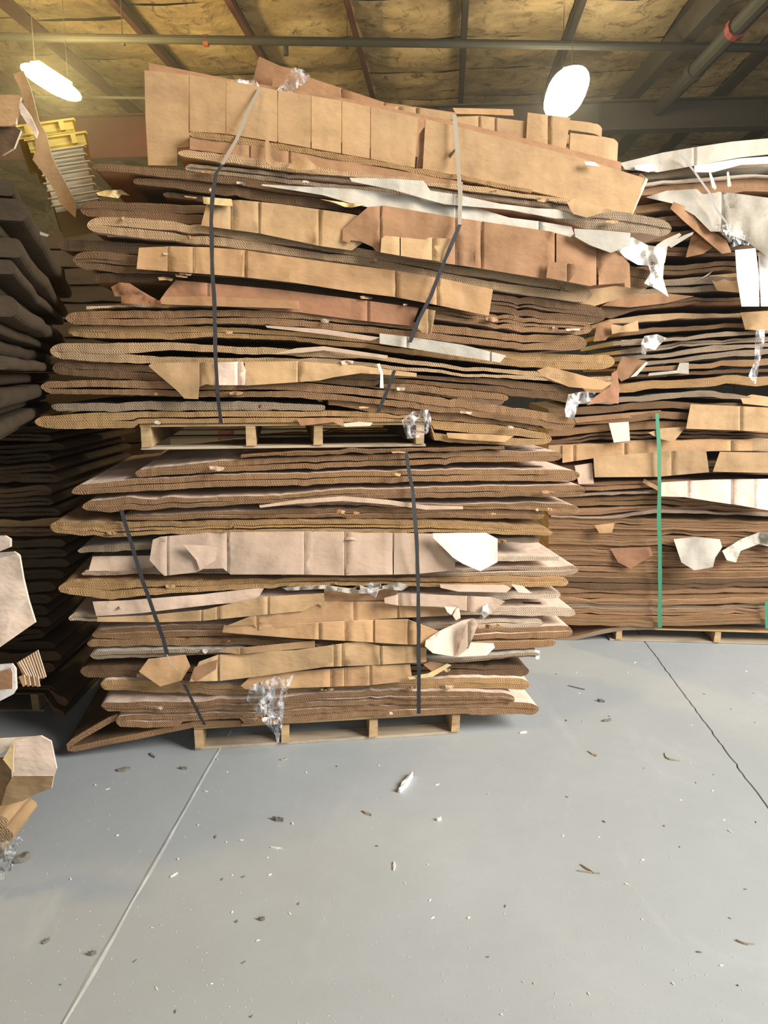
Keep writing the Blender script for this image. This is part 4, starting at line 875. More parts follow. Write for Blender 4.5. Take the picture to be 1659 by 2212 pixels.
r_('R5', [(1185, 976, 26), (1300, 972, 28), (1400, 966, 28), (1540, 962, 26), (1660, 962, 26), (1790, 966, 26)], 'flattened carton with a golden ribbed band above the row of tan flaps, right bale', edge='tan', liner='gold', layers=1)
r_('R6', [(1185, 958, 12), (1300, 944, 14), (1400, 938, 14), (1500, 940, 14), (1660, 944, 12), (1790, 950, 12)], 'dark wavy flattened carton above the golden ribbed band, right bale', edge='dark', liner='brown', layers=2, wob=3, slit=.2)
r_('R7', [(1185, 936, 14), (1300, 926, 16), (1430, 918, 18), (1560, 926, 16), (1790, 932, 16)], 'tan flattened carton holding the white square tag flap, right bale', edge='brown', liner='tan', layers=1)
r_('R8', [(1185, 914, 14), (1300, 908, 14), (1430, 898, 14), (1560, 900, 14), (1790, 905, 14)], 'brown bowed sheet where the green strap begins, right bale', edge='brown', liner='brown', layers=1)
r_('R9', [(1185, 892, 14), (1300, 885, 16), (1430, 876, 16), (1560, 878, 14), (1790, 880, 14)], 'dark brown flattened carton above the start of the green strap', edge='dark', liner='dark', layers=1)
r_('R10', [(1230, 868, 10), (1330, 864, 10), (1430, 857, 12), (1530, 851, 12), (1610, 859, 9), (1650, 864, 6)], 'grey-edged corrugated sheet with tapering right end, right bale', edge='grey', liner='grey', layers=1, off=.05)
r_('R11', [(1260, 842, 12), (1370, 836, 18), (1500, 828, 18), (1659, 822, 18), (1790, 822, 18)], 'flattened carton with yellowish lower edge crossing the middle of the right bale', edge='gold', liner='gold', layers=1, off=.03)
r_('R12', [(1340, 812, 7), (1460, 808, 7), (1490, 806, 8), (1620, 802, 7), (1790, 800, 7)], 'thin wavy dark sheet above the yellowish edge in the right bale', edge='dark', liner='dark', layers=1)
r_('R13', [(1330, 800, 7), (1450, 795, 9), (1560, 787, 12), (1790, 775, 16)], 'long brown carton with an open step notch, middle of the right bale', edge='brown', liner='brown', layers=1)
r_('R14', [(1340, 788, 7), (1450, 780, 9), (1560, 766, 12), (1790, 750, 12)], 'dusty brown sheet second under the white plastic clump, right bale', edge='grey', liner='brown', layers=1, wob=3)
r_('R15', [(1340, 775, 7), (1450, 764, 9), (1560, 751, 10), (1790, 735, 10)], 'frayed grey-brown sheet directly under the white plastic clump, right bale', edge='grey', liner='grey', layers=1, wob=3.5, off=.04)
r_('R16', [(1335, 762, 8), (1450, 749, 10), (1560, 738, 9), (1790, 722, 10)], 'pale grey layered sheet behind the white plastic clump, right bale', edge='grey', liner='pale', layers=2, wob=3)
r_('R17', [(1325, 742, 9), (1450, 733, 9), (1560, 722, 9), (1790, 708, 10)], 'pale ragged flattened carton level with the top of the white plastic clump', edge='grey', liner='grey', layers=1, wob=3.5, off=.05)
r_('R18', [(1320, 722, 9), (1400, 716, 10), (1500, 710, 9), (1600, 704, 8), (1790, 694, 10)], 'brown flattened carton just above the white plastic clump', edge='brown', liner='tan', layers=1)
r_('R19', [(1315, 695, 10), (1420, 686, 13), (1500, 682, 10), (1600, 680, 8), (1790, 672, 10)], 'tan strip-like flattened carton left of the hanging plastic ribbon', edge='tan', liner='pale', layers=1, off=.05)
r_('R20', [(1300, 668, 14), (1400, 658, 16), (1500, 652, 14), (1660, 648, 14), (1790, 645, 14)], 'dark brown flattened carton level with the foot of the bright white sheet', edge='dark', liner='brown', layers=2)
r_('R21', [(1310, 640, 12), (1400, 630, 14), (1520, 622, 12), (1660, 620, 12), (1790, 618, 12)], 'long grey-topped flattened carton left of the bright white sheet', edge='grey', liner='grey', layers=1)
r_('R22', [(1330, 616, 10), (1450, 609, 14), (1540, 604, 13), (1600, 604, 10)], 'pale corrugated edge of a short carton beside the bright white sheet', edge='grey', liner='grey', layers=1, off=.06)
r_('R23', [(1300, 592, 16), (1450, 582, 20), (1600, 576, 20), (1790, 575, 20)], 'dark flattened carton behind the top of the bright white sheet', edge='dark', liner='brown', layers=2)
r_('R24', [(1300, 558, 18), (1450, 544, 20), (1600, 542, 22), (1790, 540, 22)], 'dark flattened carton two below the broad grey-white sheet', edge='dark', liner='dark', layers=2)
r_('R25', [(1350, 520, 18), (1500, 508, 20), (1790, 502, 22)], 'dark flattened carton hidden mostly under the broad grey-white sheet', edge='dark', liner='dark', layers=1)
r_('R26', [(1370, 485, 18), (1500, 474, 22), (1790, 465, 24)], 'dark brown flattened carton directly under the broad grey-white sheet', edge='dark', liner='brown', layers=2)
r_('R27', [(1375, 452, 16), (1500, 440, 18), (1790, 436, 20)], 'flattened carton from which the broad grey-white sheet hangs', edge='brown', liner='grey', layers=1)
r_('R28', [(1380, 415, 14), (1500, 406, 22), (1600, 400, 28), (1790, 396, 30)], 'reddish brown open carton near the top of the right bale', edge='red', liner='red', layers=1)
r_('R29', [(1345, 402, 5), (1450, 394, 6), (1600, 380, 6), (1790, 372, 6)], 'thin white sheet lying on the reddish carton of the right bale', edge='pale', liner='white', layers=1, off=.05)
r_('R30', [(1345, 384, 14), (1450, 374, 16), (1560, 358, 16), (1790, 342, 14)], 'grey flattened carton second from the top of the right bale', edge='grey', liner='grey', layers=1)
r_('R31', [(1335, 360, 8), (1430, 350, 12), (1500, 336, 14), (1580, 324, 16), (1659, 314, 18), (1790, 305, 18)], 'topmost grey flattened carton bowing upward over the right bale', edge='grey', liner='grey', layers=1)
def rf(ol, par, mat, t, b_, **k): 
    k.setdefault('step', 16); return flap(FR, ol, CR[par], mat, t, b_, **k)
def rsheet(ol, label, mat, t, b_, **k):
    k.setdefault('step', 14); o = flap(FR, ol, None, mat, t, b_, **k); tag(o, label, 'cardboard'); o.name = k.get('name', 'torn_sheet'); return o
rf([(1420, 1072), (1428, 1042), (1540, 1036), (1680, 1034), (1680, 1106), (1600, 1092), (1550, 1085), (1480, 1074)], 'R3', 'pale', .06, .12, creases=(1485, 1580, 1630), amp=.02, name='flap')
rf([(1282, 988), (1400, 978), (1420, 976), (1420, 1030), (1285, 1031)], 'R4', 'tan', .07, .1, creases=(), amp=.01)
rf([(1420, 976), (1525, 970), (1532, 1020), (1420, 1030)], 'R4', 'tan', .07, .1, creases=(1452,), amp=.01)
rf([(1241, 1006), (1278, 1000), (1283, 1045), (1250, 1046)], 'R4', 'pink', .06, .08, creases=(), amp=.01, name='torn_tab')
rf([(1555, 976), (1680, 978), (1680, 1022), (1540, 1019)], 'R4', 'tan', .08, .11, amp=.01)
rf([(1215, 962), (1400, 955), (1530, 950), (1625, 952), (1625, 974), (1540, 974), (1282, 990), (1215, 1000)], 'R5', 'gold', .035, .045, creases=(1240, 1350, 1580), amp=.006, name='ribbed_panel')
rf([(1392, 1034), (1405, 1042), (1424, 1052), (1424, 1062), (1402, 1050), (1388, 1042)], 'R3', 'gold', .06, .07, amp=.01, name='torn_tab', step=10)
rf([(1492, 873), (1680, 881), (1680, 935), (1600, 930), (1482, 926)], 'R7', 'tan', .07, .1, amp=.01, creases=(1600,))
rf([(1315, 914), (1358, 911), (1361, 952), (1326, 956)], 'R7', 'pale', .06, .09, amp=.006)
rf([(1430, 925), (1482, 922), (1455, 955), (1425, 948), (1400, 935)], 'R7', 'tan', .06, .09, amp=.012)
rf([(1240, 902), (1330, 894), (1428, 886), (1432, 897), (1330, 905), (1245, 914)], 'R8', 'brown', .03, .04, amp=.006, name='side_panel')
rf([(1600, 860), (1625, 852), (1680, 860), (1680, 880), (1605, 872)], 'R9', 'tan', .05, .08, amp=.02)
rf([(1335, 790), (1345, 770), (1400, 780), (1385, 800), (1362, 815), (1342, 824), (1330, 808)], 'R13', 'brown', .06, .1, amp=.02)
rf([(1362, 815), (1395, 782), (1400, 784), (1375, 812)], 'R13', 'pale', .1, .105, amp=.004, name='torn_edge', step=10)
rf([(1290, 700), (1320, 694), (1328, 712), (1308, 735), (1282, 738)], 'R18', 'brown', .05, .08, amp=.02)
rf([(1320, 700), (1345, 704), (1378, 692), (1380, 715), (1340, 718), (1322, 722)], 'R18', 'tan', .08, .1, amp=.03, step=10)
rf([(1342, 735), (1420, 730), (1422, 742), (1342, 748)], 'R17', 'pink', .03, .03, amp=.01, name='torn_edge')
rf([(1600, 675), (1680, 670), (1680, 715), (1610, 712)], 'R19', 'tan', .07, .1, amp=.02)
rf([(1532, 595), (1590, 590), (1598, 632), (1550, 628)], 'R22', 'tan', .05, .1, amp=.02)
rf([(1510, 604), (1540, 585), (1530, 595), (1490, 612)], 'R22', 'grey', .08, .09, amp=.01, name='torn_edge', step=10)
rf([(1300, 660), (1340, 640), (1420, 632), (1500, 640), (1440, 655), (1360, 664)], 'R20', 'brown', .04, .06, amp=.02)
rf([(1290, 682), (1350, 655), (1400, 650), (1380, 668), (1320, 688)], 'R20', 'dark', .03, .05, amp=.02)
rsheet([(1395, 426), (1440, 412), (1500, 408), (1560, 414), (1680, 430), (1680, 575), (1645, 545), (1610, 520), (1560, 500), (1535, 500), (1500, 465), (1455, 440), (1420, 432)], 'broad grey-white crumpled sheet hanging over the upper right bale', 'grey', .03, .2, amp=.05, creases=(1560,), freq=.009, name='broad_sheet')
rsheet([(1455, 436), (1480, 445), (1510, 480), (1570, 520), (1580, 545), (1560, 548), (1480, 480), (1448, 450)], 'brown folded strip under the broad grey-white sheet', 'brown', .05, .12, amp=.02, name='folded_strip')
rsheet([(1484, 545), (1495, 508), (1512, 502), (1545, 530), (1520, 548), (1482, 556)], 'brown pointed flap left below the white plastic clump of the upper right bale', 'brown', .02, .08, amp=.02, name='pointed_flap')
rsheet([(1588, 540), (1632, 536), (1640, 600), (1640, 662), (1602, 662), (1592, 600)], 'blazing white upright sheet at the right edge of the photo', 'white', .2, .24, amp=.006, name='white_sheet')
rsheet([(1638, 548), (1690, 540), (1690, 662), (1644, 662)], 'second white sheet cut off by the right edge of the photo', 'white', .18, .22, amp=.006, name='white_sheet')
rsheet([(1340, 352), (1430, 330), (1500, 318), (1580, 306), (1690, 296), (1690, 330), (1600, 340), (1500, 358), (1420, 372), (1350, 366)], 'wide smooth grey sheet curling over the top front of the right bale', 'grey', .03, .07, amp=.016, creases=(1500,), name='grey_sheet')
rsheet([(1500, 358), (1600, 342), (1690, 336), (1690, 352), (1600, 356), (1560, 362), (1540, 372), (1500, 372)], 'narrower white sheet beneath the wide grey top sheet of the right bale', 'white', .08, .09, amp=.012, name='white_sheet')
rsheet([(1370, 358), (1410, 352), (1422, 368), (1400, 372), (1372, 366)], 'small pale torn tab at the left of the right bale top', 'white', .07, .08, amp=.01, name='torn_tab')
rsheet([(1530, 365), (1534, 368), (1548, 405), (1545, 410), (1538, 404)], 'thin upright pale torn strip in front of the reddish carton', 'pale', .1, .1, amp=.004, name='torn_strip')
rsheet([(1570, 372), (1574, 370), (1580, 402), (1572, 404)], 'second upright pale torn strip right of the first, reddish carton behind', 'pale', .1, .1, amp=.004, name='torn_strip')
rsheet([(1417, 530), (1435, 518), (1468, 503), (1472, 508), (1440, 535), (1425, 537)], 'grey-brown torn strip poking left out of the upper right bale', 'grey', .12, .14, amp=.01, name='torn_strip')
rsheet([(1440, 528), (1478, 508), (1500, 500), (1496, 507), (1450, 535)], 'pointed pale splinter behind the grey-brown torn strip', 'grey', .08, .1, amp=.01, name='torn_strip')
# standing notch piece
rsheet([(1468, 784), (1488, 783), (1488, 808), (1465, 806), (1400, 812), (1402, 806), (1462, 800)], 'small stepped piece of cardboard standing in the dark gap of the right bale', 'grey', .05, .06, amp=.003, name='stepped_piece')
film(FR, [(1540, 482), (1560, 486), (1580, 484), (1600, 495), (1622, 510), (1618, 530), (1600, 528), (1580, 535), (1570, 515), (1552, 500)], 'shiny white plastic clump on the broad grey-white sheet', .22, .08)
film(FR, [(1632, 712), (1653, 711), (1651, 740), (1643, 775), (1632, 832), (1617, 812), (1630, 780)], 'long clear plastic ribbon hanging at the right of the right bale', .15, .02)
film(FR, [(1385, 742), (1392, 726), (1420, 722), (1440, 730), (1425, 745), (1415, 756), (1398, 752), (1395, 766), (1386, 764)], 'white stringy plastic clump stuck in the middle of the right bale', .12, .04, mat=PAPERW)
rsheet([(1455, 1165), (1500, 1160), (1555, 1165), (1560, 1182), (1545, 1205), (1540, 1225), (1500, 1232), (1472, 1215), (1462, 1185)], 'curled pale paper flap right of the green strap in the lower right bale', 'grey', .04, .14, amp=.03, name='curled_flap')
rsheet([(1560, 1190), (1600, 1165), (1640, 1150), (1690, 1148), (1690, 1190), (1640, 1175), (1600, 1190), (1590, 1215), (1570, 1210)], 'twisted pale paper flap at the right edge above the packed cartons', 'grey', .05, .1, amp=.04, freq=.03, name='curled_flap')
rsheet([(1318, 1185), (1405, 1182), (1410, 1200), (1362, 1228), (1335, 1215)], 'plain brown triangular flap left of the green strap', 'red', .035, .05, amp=.006, name='triangular_flap')
rsheet([(1284, 1135), (1328, 1130), (1322, 1150), (1295, 1152)], 'small golden flap between thin sheets left of the green strap', 'gold', .06, .07, amp=.008, name='small_flap')
strap(FR, [(1420, 893, .06), (1423, 960, .1), (1425, 1040, .13), (1424, 1120, .12), (1426, 1240, .09), (1425, 1356, .04)], 8.5, STRAPG, 'green strap running down the front of the right bale')
strap(FR, [(1657, 1300, .05), (1657, 1358, .04)], 8, STRAPG, 'second green strap cut off by the right edge of the photo')
strap(FR, [(1468, 332, .09), (1500, 370, .1), (1512, 388, .1), (1532, 415, .1), (1546, 450, .12), (1575, 488, .18)], 6, STRAPL, 'grey strap slanting over the top of the right bale')

# ================================================================== LEFT STACKS
FL = Face(Vector((-1.3, 3.45, 0)), R(0))
SL = lambda px, py: FL.sz(px, py)[0]
pallet(FL, SL(-230, 1550), SL(95, 1550), 0, [SL(-215, 1550), SL(-60, 1550), SL(80, 1550)], 'dark shaded pallet under the back left stack', depth=1.0, bt=.012, sh=.08)
FL.put(SL(-230, 1550) - .01, SL(95, 1550) + .01, .107, .107)
left = [(1546, 26, 140, 'brown'), (1518, 24, 148, 'brown'), (1492, 16, 120, 'dark'), (1470, 18, 90, 'grey'), (1446, 22, 118, 'dark'), (1420, 22, 132, 'dark'), (1396, 18, 120, 'shade_tone'), (1372, 20, 96, 'shade_tone'), (1348, 20, 110, 'shade_tone'),
        (1322, 22, 105, 'shade_tone'), (1296, 20, 112, 'shade_tone'), (1270, 22, 120, 'shade_tone'), (1244, 20, 138, 'shade_tone'), (1220, 18, 150, 'shade_tone'), (1197, 18, 146, 'shade_tone'), (1174, 18, 142, 'shade_tone'), (1152, 16, 150, 'dark'), (1132, 18, 148, 'gold'),
        (1108, 18, 132, 'shade_tone'), (1086, 16, 115, 'shade_tone'), (1062, 22, 112, 'dark'), (1036, 20, 128, 'shade_tone'), (1012, 16, 120, 'shade_tone'), (990, 16, 110, 'shade_tone'), (968, 16, 140, 'shade_tone'), (948, 14, 110, 'dark'), (930, 14, 120, 'shade_tone')]
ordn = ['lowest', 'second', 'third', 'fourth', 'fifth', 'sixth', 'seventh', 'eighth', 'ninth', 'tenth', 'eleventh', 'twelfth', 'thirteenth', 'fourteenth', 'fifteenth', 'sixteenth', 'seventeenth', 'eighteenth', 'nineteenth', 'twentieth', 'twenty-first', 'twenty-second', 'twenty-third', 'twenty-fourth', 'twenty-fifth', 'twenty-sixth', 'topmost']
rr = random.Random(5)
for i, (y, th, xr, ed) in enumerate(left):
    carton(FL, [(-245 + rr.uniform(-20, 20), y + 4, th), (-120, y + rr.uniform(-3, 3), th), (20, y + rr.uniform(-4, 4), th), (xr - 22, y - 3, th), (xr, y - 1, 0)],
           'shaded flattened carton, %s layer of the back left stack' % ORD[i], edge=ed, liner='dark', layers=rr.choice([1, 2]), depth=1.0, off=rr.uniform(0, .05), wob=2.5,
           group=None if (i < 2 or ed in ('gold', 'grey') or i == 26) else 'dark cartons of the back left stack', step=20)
LZ = max(FL.g.values()); print('left top', LZ)
# long cartons on the near left pile, their right-hand edges running back into the dark
a19 = R(19); ld = Vector((-math.sin(a19), math.cos(a19), 0)); lr = Vector((math.cos(a19), math.sin(a19), 0))
def long_carton(px, py, th, label, length=1.95, width=1.15, edge='shade_tone', liner='dark', y0=1.95, group=None, droop=0.0, minz=None):
    Q = at_depth(px, py, y0); c = Q - lr * (width / 2) + ld * (length / 2)
    root = empty('flattened_carton', Q); tag(root, label, 'cardboard', group)
    r_ = th / 2; pr = []
    for k in range(9):
        t = -math.pi / 2 + math.pi * k / 8; pr.append((r_ * .8 * (math.cos(t) - 1), r_ * math.sin(t)))
    prof = pr + [(-width, r_), (-width, -r_)]
    vs = []; fs = []; uv = []; nseg = 8; k = len(prof)
    for j in range(nseg + 1):
        o = Q + ld * (length * j / nseg) ; wv_ = .012 * noise.noise(Vector((px * .1, j * .7, py * .1)))
        for (a, b_) in prof: vs.append(o + lr * (a + wv_) + Vector((0, 0, b_ + wv_ * .5 - r_ - droop * (j / nseg))))
    for j in range(nseg):
        for i in range(k): a = j * k + i; b_ = j * k + (i + 1) % k; fs.append((a, b_, b_ + k, a + k))
    fs += [tuple(range(k - 1, -1, -1)), tuple(range(nseg * k, nseg * k + k))]
    o = mesh_obj('folded_layer', vs, fs, [K[liner], K['shade_tone']], root, [0] * (nseg * k) + [1, 1], [[(0, 0)] * 4] * (nseg * k) + [[(p[0], p[1]) for p in reversed(prof)]] + [[(p[0], p[1]) for p in prof]])
    return root
GLL = 'long dark flattened carton receding along the shadowed upper left pile'
def z_of(py, y0): return at_depth(0, py, y0).z
zc = LZ + .004; ktop = 11
tips = [-70, -20, -52, 4, -36, 18, -30, -8, 34, -20, 26, 46, 8, 60, 30, 70, 40, 80]
k = 0
while zc < 2.06 and k < len(tips):
    th = [.034, .045, .03, .05, .038][k % 5]
    zc += th + .006
    py = 0
    # find py such that z matches
    lo, hi = -400.0, 1100.0
    for _ in range(40):
        mid = (lo + hi) / 2
        if z_of(mid, 1.95) > zc: lo = mid
        else: hi = mid
    lb = {ktop: 'topmost long brown carton of the upper left pile beneath the cream trays'}.get(k, 'long dark carton receding along the upper left pile, %s of its layers' % ORD[k])
    long_carton(tips[k], lo, th, lb, group=None if k == ktop else 'long cartons of the upper left pile', liner='shade_tone', length=2.0)
    k += 1
TZ = zc; print('long top', TZ, k)
sl_ = flap(FL, [(-10, 455), (20, 468), (60, 490), (105, 507), (100, 511), (40, 494), (-10, 466)], None, 'grey', 1.2, 1.2, th=.004, amp=.01, name='pale_strip'); tag(sl_, 'pale thin strip of board sticking diagonally out of the upper left pile', 'cardboard')

# objects on top of the upper left pile
def tray_stack():
    base = at_depth(168, 452, 3.3)
    up = (at_depth(128, 322, 3.3) - base).normalized(); rt = lr.copy(); rt = (rt - up * rt.dot(up)).normalized(); bk = up.cross(rt); bk = -bk if bk.y < 0 else bk
    H = (at_depth(128, 322, 3.3) - base).length
    n = 8; w_, d_, h_ = .17, .42, H / n
    def tray(nm, lab, mt, o, w2, hh, grp, wall=.008):
        root = empty(nm, o); tag(root, lab, 'crate' if 'crate' in nm else 'tray', grp)
        c = o + bk * (d_ / 2)
        box('tray_base', c + up * .008, rt, bk, up, w2, d_, .012, mt, root)
        for sgn in (-1, 1):
            box('tray_side', c + rt * (sgn * (w2 / 2 - wall / 2)) + up * (hh * .5), rt, bk, up, wall, d_, hh * .8, mt, root)
            box('tray_end', c + bk * (sgn * (d_ / 2 - wall / 2)) + up * (hh * .5), rt, bk, up, w2 - 2 * wall, wall, hh * .8, mt, root)
        box('rim', c - bk * (d_ / 2 + .006) + up * (hh * .88), rt, bk, up, w2 + .02, .02, hh * .14, mt, root)
        box('rim', c + rt * (w2 / 2 + .004) + up * (hh * .88), rt, bk, up, .02, d_, hh * .14, mt, root)
        if mt is YEL:
            for q in (-.3, .3): box('handle_bar', c - bk * (d_ / 2 + .012) + rt * (w2 * q) + up * hh * .5, rt, bk, up, .02, .012, hh * .7, mt, root)
        return root
    for i in range(n):
        o = base + up * (h_ * i)
        lab = 'cream plastic tray in the leaning stack under the yellow crates, %s from below' % ORD[i]
        tray('plastic_tray', lab, CREAM, o, w_ + .01 * (i % 2), h_ * .93, 'leaning stack of cream trays')
    for i, lab in enumerate(('lower yellow plastic crate on top of the leaning cream trays', 'uppermost yellow plastic crate of the leaning stack, below the left lamp')):
        o = base + up * (H + .055 * i) - rt * (.03 * i)
        tray('yellow_crate', lab, YEL, o, w_ + .05, .052, None)
tray_stack()
def lsheet(ol, label, mat, d, th=.006, name='leaning_sheet', amp=.01, bot=None):
    # sheet on a frontal plane at forward distance d
    f = Face(Vector((0, d, 0)), 0); o = flap(f, ol, None, mat, 0, 0 if bot is None else bot, th=th, amp=amp, name=name, step=16); tag(o, label, 'cardboard'); return o
lsheet([(28, 160), (50, 152), (66, 190), (84, 262), (100, 290), (112, 338), (165, 440), (162, 470), (130, 440), (122, 420), (98, 380), (70, 345), (78, 320), (72, 285), (60, 240), (42, 190)], 'tall narrow tan sheet leaning against the cream trays at the upper left', 'tan', 3.22, bot=.02)
bx_ = empty('square_carton', at_depth(10, 250, 2.4)); tag(bx_, 'cream square carton cut off by the left edge, high on the left pile', 'carton')
f24 = Face(Vector((0, 2.45, 0)), 0)
flap(f24, [(38, 219), (46, 222), (66, 250), (82, 285), (78, 298), (60, 270), (44, 245)], bx_, 'pale', 0, -.02, th=.006, amp=.01, name='curved_flap', step=14)
if False: lsheet([(40, 220), (46, 222), (66, 250), (82, 285), (78, 298), (60, 270), (44, 245)], 'small pale curved flap at the upper left beside the square carton', 'pale', 2.55)
flap(f24, [(-60, 205), (38, 205), (45, 210), (33, 235), (34, 268), (20, 272), (-60, 272)], bx_, 'tan', 0, 0, th=.01, amp=.004, name='front_panel')
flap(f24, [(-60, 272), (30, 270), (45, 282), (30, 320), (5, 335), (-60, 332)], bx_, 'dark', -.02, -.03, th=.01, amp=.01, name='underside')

# near left stack (mostly outside the frame)
FN = Face(Vector((-1.3, 2.3, 0)), 0)
rr = random.Random(21)
ny = 1870.0; k = 0
# low stack of cartons standing on the floor
tipn = [(-20, 'near'), (8, ''), (28, 'b'), (18, 'c'), (-12, ''), (-25, ''), (-30, ''), (-20, ''), (-35, ''), (-15, ''), (-25, ''), (-28, ''), (-20, ''), (-10, ''), (-22, ''), (-30, '')]
yy = 1875
for k, (xr, q) in enumerate(tipn):
    th = 34 if k not in (1, 2, 3) else 26
    lab = {1: 'lowest pale carton tip fanning in at the left edge above the floor film', 2: 'middle pale carton tip fanning in at the left edge', 3: 'upper pale carton tip under the near folded flap at the left edge'}.get(k, 'near flattened carton, %s up in the pile cut off by the left edge' % ORD[k])
    carton(FN, [(-420, yy, th), (-200, yy, th), (xr - 18 - 45 * (k > 3), yy - 4, th), (xr - 45 * (k > 3), yy - 2, 0)], lab, edge='tan', liner='tan', off=rr.uniform(0, .03), depth=.16, layers=1, group=None if k in (1, 2, 3) else 'cartons of the near left pile', step=30)
    yy -= th + 4
NZ = max(FN.g.values()); print('near top', NZ)
def nsheet(ol, label, mat, d, par=None, **k):
    f = Face(Vector((0, d, 0)), 0)
    nm = k.pop('name', 'flap'); o = flap(f, ol, par, mat, k.pop('top', 0), k.pop('bot', 0), name=nm, **k)
    if label: tag(o, label, 'cardboard')
    return o
nb = empty('open_carton', at_depth(30, 1300, 2.05)); tag(nb, 'bright cream carton panel jutting in at the left edge at mid height', 'carton')
nsheet([(-60, 1222), (36, 1196), (42, 1202), (50, 1250), (62, 1300), (76, 1345), (-60, 1440)], None, 'pale', 2.02, nb, th=.008, amp=.01, name='front_panel', step=20)
nsheet([(-60, 1200), (30, 1192), (42, 1200), (-60, 1232)], None, 'grey', 2.03, nb, th=.008, amp=.004, name='top_panel', bot=.01)
nsheet([(-60, 1160), (10, 1158), (22, 1165), (22, 1182), (-60, 1215)], 'small pale rounded carton end above the bright cream panel at the left edge', 'pale', 2.06, th=.01, amp=.01, step=12)
nb2 = empty('tray_carton', at_depth(20, 1470, 2.12)); tag(nb2, 'small open carton with white rim at the left edge beside fanned sheets', 'carton')
nsheet([(-50, 1440), (26, 1434), (34, 1445), (36, 1488), (28, 1500), (-50, 1540)], None, 'white', 2.13, nb2, th=.006, amp=.004, name='rim')
nsheet([(-50, 1462), (24, 1444), (27, 1452), (27, 1488), (-50, 1495)], None, 'brown', 2.11, nb2, th=.004, amp=.004, name='inner_panel')
GF = 'thin golden sheet in the fanned bundle beside the small open carton'
for i in range(9):
    x0 = 36 + i * 5.2
    nsheet([(x0, 1432 - i * 3.2), (x0 + 4, 1430 - i * 3.2), (x0 + 22, 1466 - abs(i - 5) * 1.2), (x0 + 16, 1470 - abs(i - 5) * 1.2)], 'thin golden sheet, %s from the left in the fanned bundle at the left edge' % (['leftmost'] + ORD[1:8] + ['last'])[i], 'gold', 2.2 + i * .012, th=.004, amp=.006, name='fanned_sheet', step=14)['group'] = 'fanned golden sheets'
for i in range(4):
    x0 = 40 + i * 10
    nsheet([(x0, 1462 + i), (x0 + 12, 1458 + i), (x0 + 16, 1480 + i), (x0 + 10, 1484)], 'short folded cardboard tooth below the fanned golden sheets, %s from the left' % ['first', 'second', 'third', 'fourth'][i], 'gold', 2.16 + i * .012, th=.004, amp=.008, name='folded_tooth', step=10)['group'] = 'folded teeth below the fanned sheets'
nf = empty('folded_flap_carton', at_depth(60, 1650, 1.98)); tag(nf, 'bright cream folded flap sticking out over the floor at the left edge', 'carton')
nsheet([(28, 1600), (75, 1592), (88, 1590), (110, 1602), (118, 1640), (122, 1660), (116, 1676), (28, 1676)], None, 'pale', 1.98, nf, th=.006, amp=.006, name='side_panel')
nsheet([(28, 1676), (116, 1676), (111, 1703), (82, 1709), (80, 1703), (76, 1716), (50, 1730), (2, 1742), (14, 1700)], None, 'tan', 1.98, nf, th=.006, amp=.006, name='lower_panel', bot=-.03)
nsheet([(-60, 1600), (78, 1592), (26, 1612), (-60, 1668)], None, 'grey', 1.96, nf, th=.006, amp=.006, name='top_panel', top=-.06, bot=.03)
nsheet([(-60, 1645), (24, 1632), (26, 1690), (4, 1740), (-60, 1745)], None, 'dark', 2.0, nf, th=.004, amp=.01, name='inner_panel', top=-.06, bot=-.06)
nsheet([(28, 1668), (6, 1640), (26, 1606), (30, 1606)], None, 'yellow', 1.965, nf, th=.004, amp=.003, name='fold_edge')
fl = Face(Vector((0, 2.12, 0)), 0)
film(fl, [(-40, 1815), (20, 1812), (40, 1808), (49, 1816), (36, 1835), (30, 1860), (24, 1880), (14, 1900), (-40, 1898)], 'crumpled silvery plastic film lying on the floor at the left edge', 0, .05, mat=None)

# made-up stack, added so the left gap turns dark
FB = Face(Vector((-2.6, 5.3, 0)), R(4))
rr = random.Random(8)
yy = 1395
for k in range(24):
    th = 34
    carton(FB, [(-80, yy, th), (60, yy + rr.uniform(-3, 3), th), (180, yy, th), (300 + rr.uniform(-10, 10), yy, th)], 'made-up dark carton filling the left gap, %s from the floor' % ORD[k], edge='shade_tone', liner='shade_tone', layers=1, depth=.9, group='added stack darkening the left gap', step=40)
    yy -= th + 4
    if yy < 480: break

# ================================================================== LITTER ON THE FLOOR
def bit(px, py, L, wd, ang, mat, lab, nm='debris_chip', cat='debris', group=None, h=.006, curve=0.0):
    p = on_z(px, py, 0); n = 5; vs = []; fs = []; ca, sa = math.cos(ang), math.sin(ang)
    rr = random.Random(int(px * 7 + py))
    for i in range(n + 1):
        t = i / n - .5; wv = wd * (1 - abs(t) * 1.2) * rr.uniform(.7, 1.1) / 2; cx_ = t * L; cy_ = curve * (t * t * 4 - 1) * L * .3
        for sg, zz in ((-1, .0006), (1, .0006), (.6, h * rr.uniform(.6, 1.1)), (-.6, h * rr.uniform(.6, 1.1))):
            vs.append(Vector((p.x + cx_ * ca - (cy_ + sg * wv) * sa, p.y + cx_ * sa + (cy_ + sg * wv) * ca, zz)))
    for i in range(n):
        a = 4 * i
        for k in range(4): fs.append((a + k, a + (k + 1) % 4, a + 4 + (k + 1) % 4, a + 4 + k))
    fs += [(3, 2, 1, 0), (4 * n, 4 * n + 1, 4 * n + 2, 4 * n + 3)]
    o = mesh_obj(nm, vs, fs, [mat]); tag(o, lab, cat, group); return o
WCH = plain('pale_chip', (.72, .70, .64), .8); DCH = plain('dark_chip', (.16, .145, .12), .9); BCH = plain('brown_chip', (.32, .27, .2), .9)
bit(876, 1694, .14, .032, R(68), PAPERW, 'white rolled paper wisp lying alone in the middle of the floor', 'paper_wisp', 'paper', h=.022)
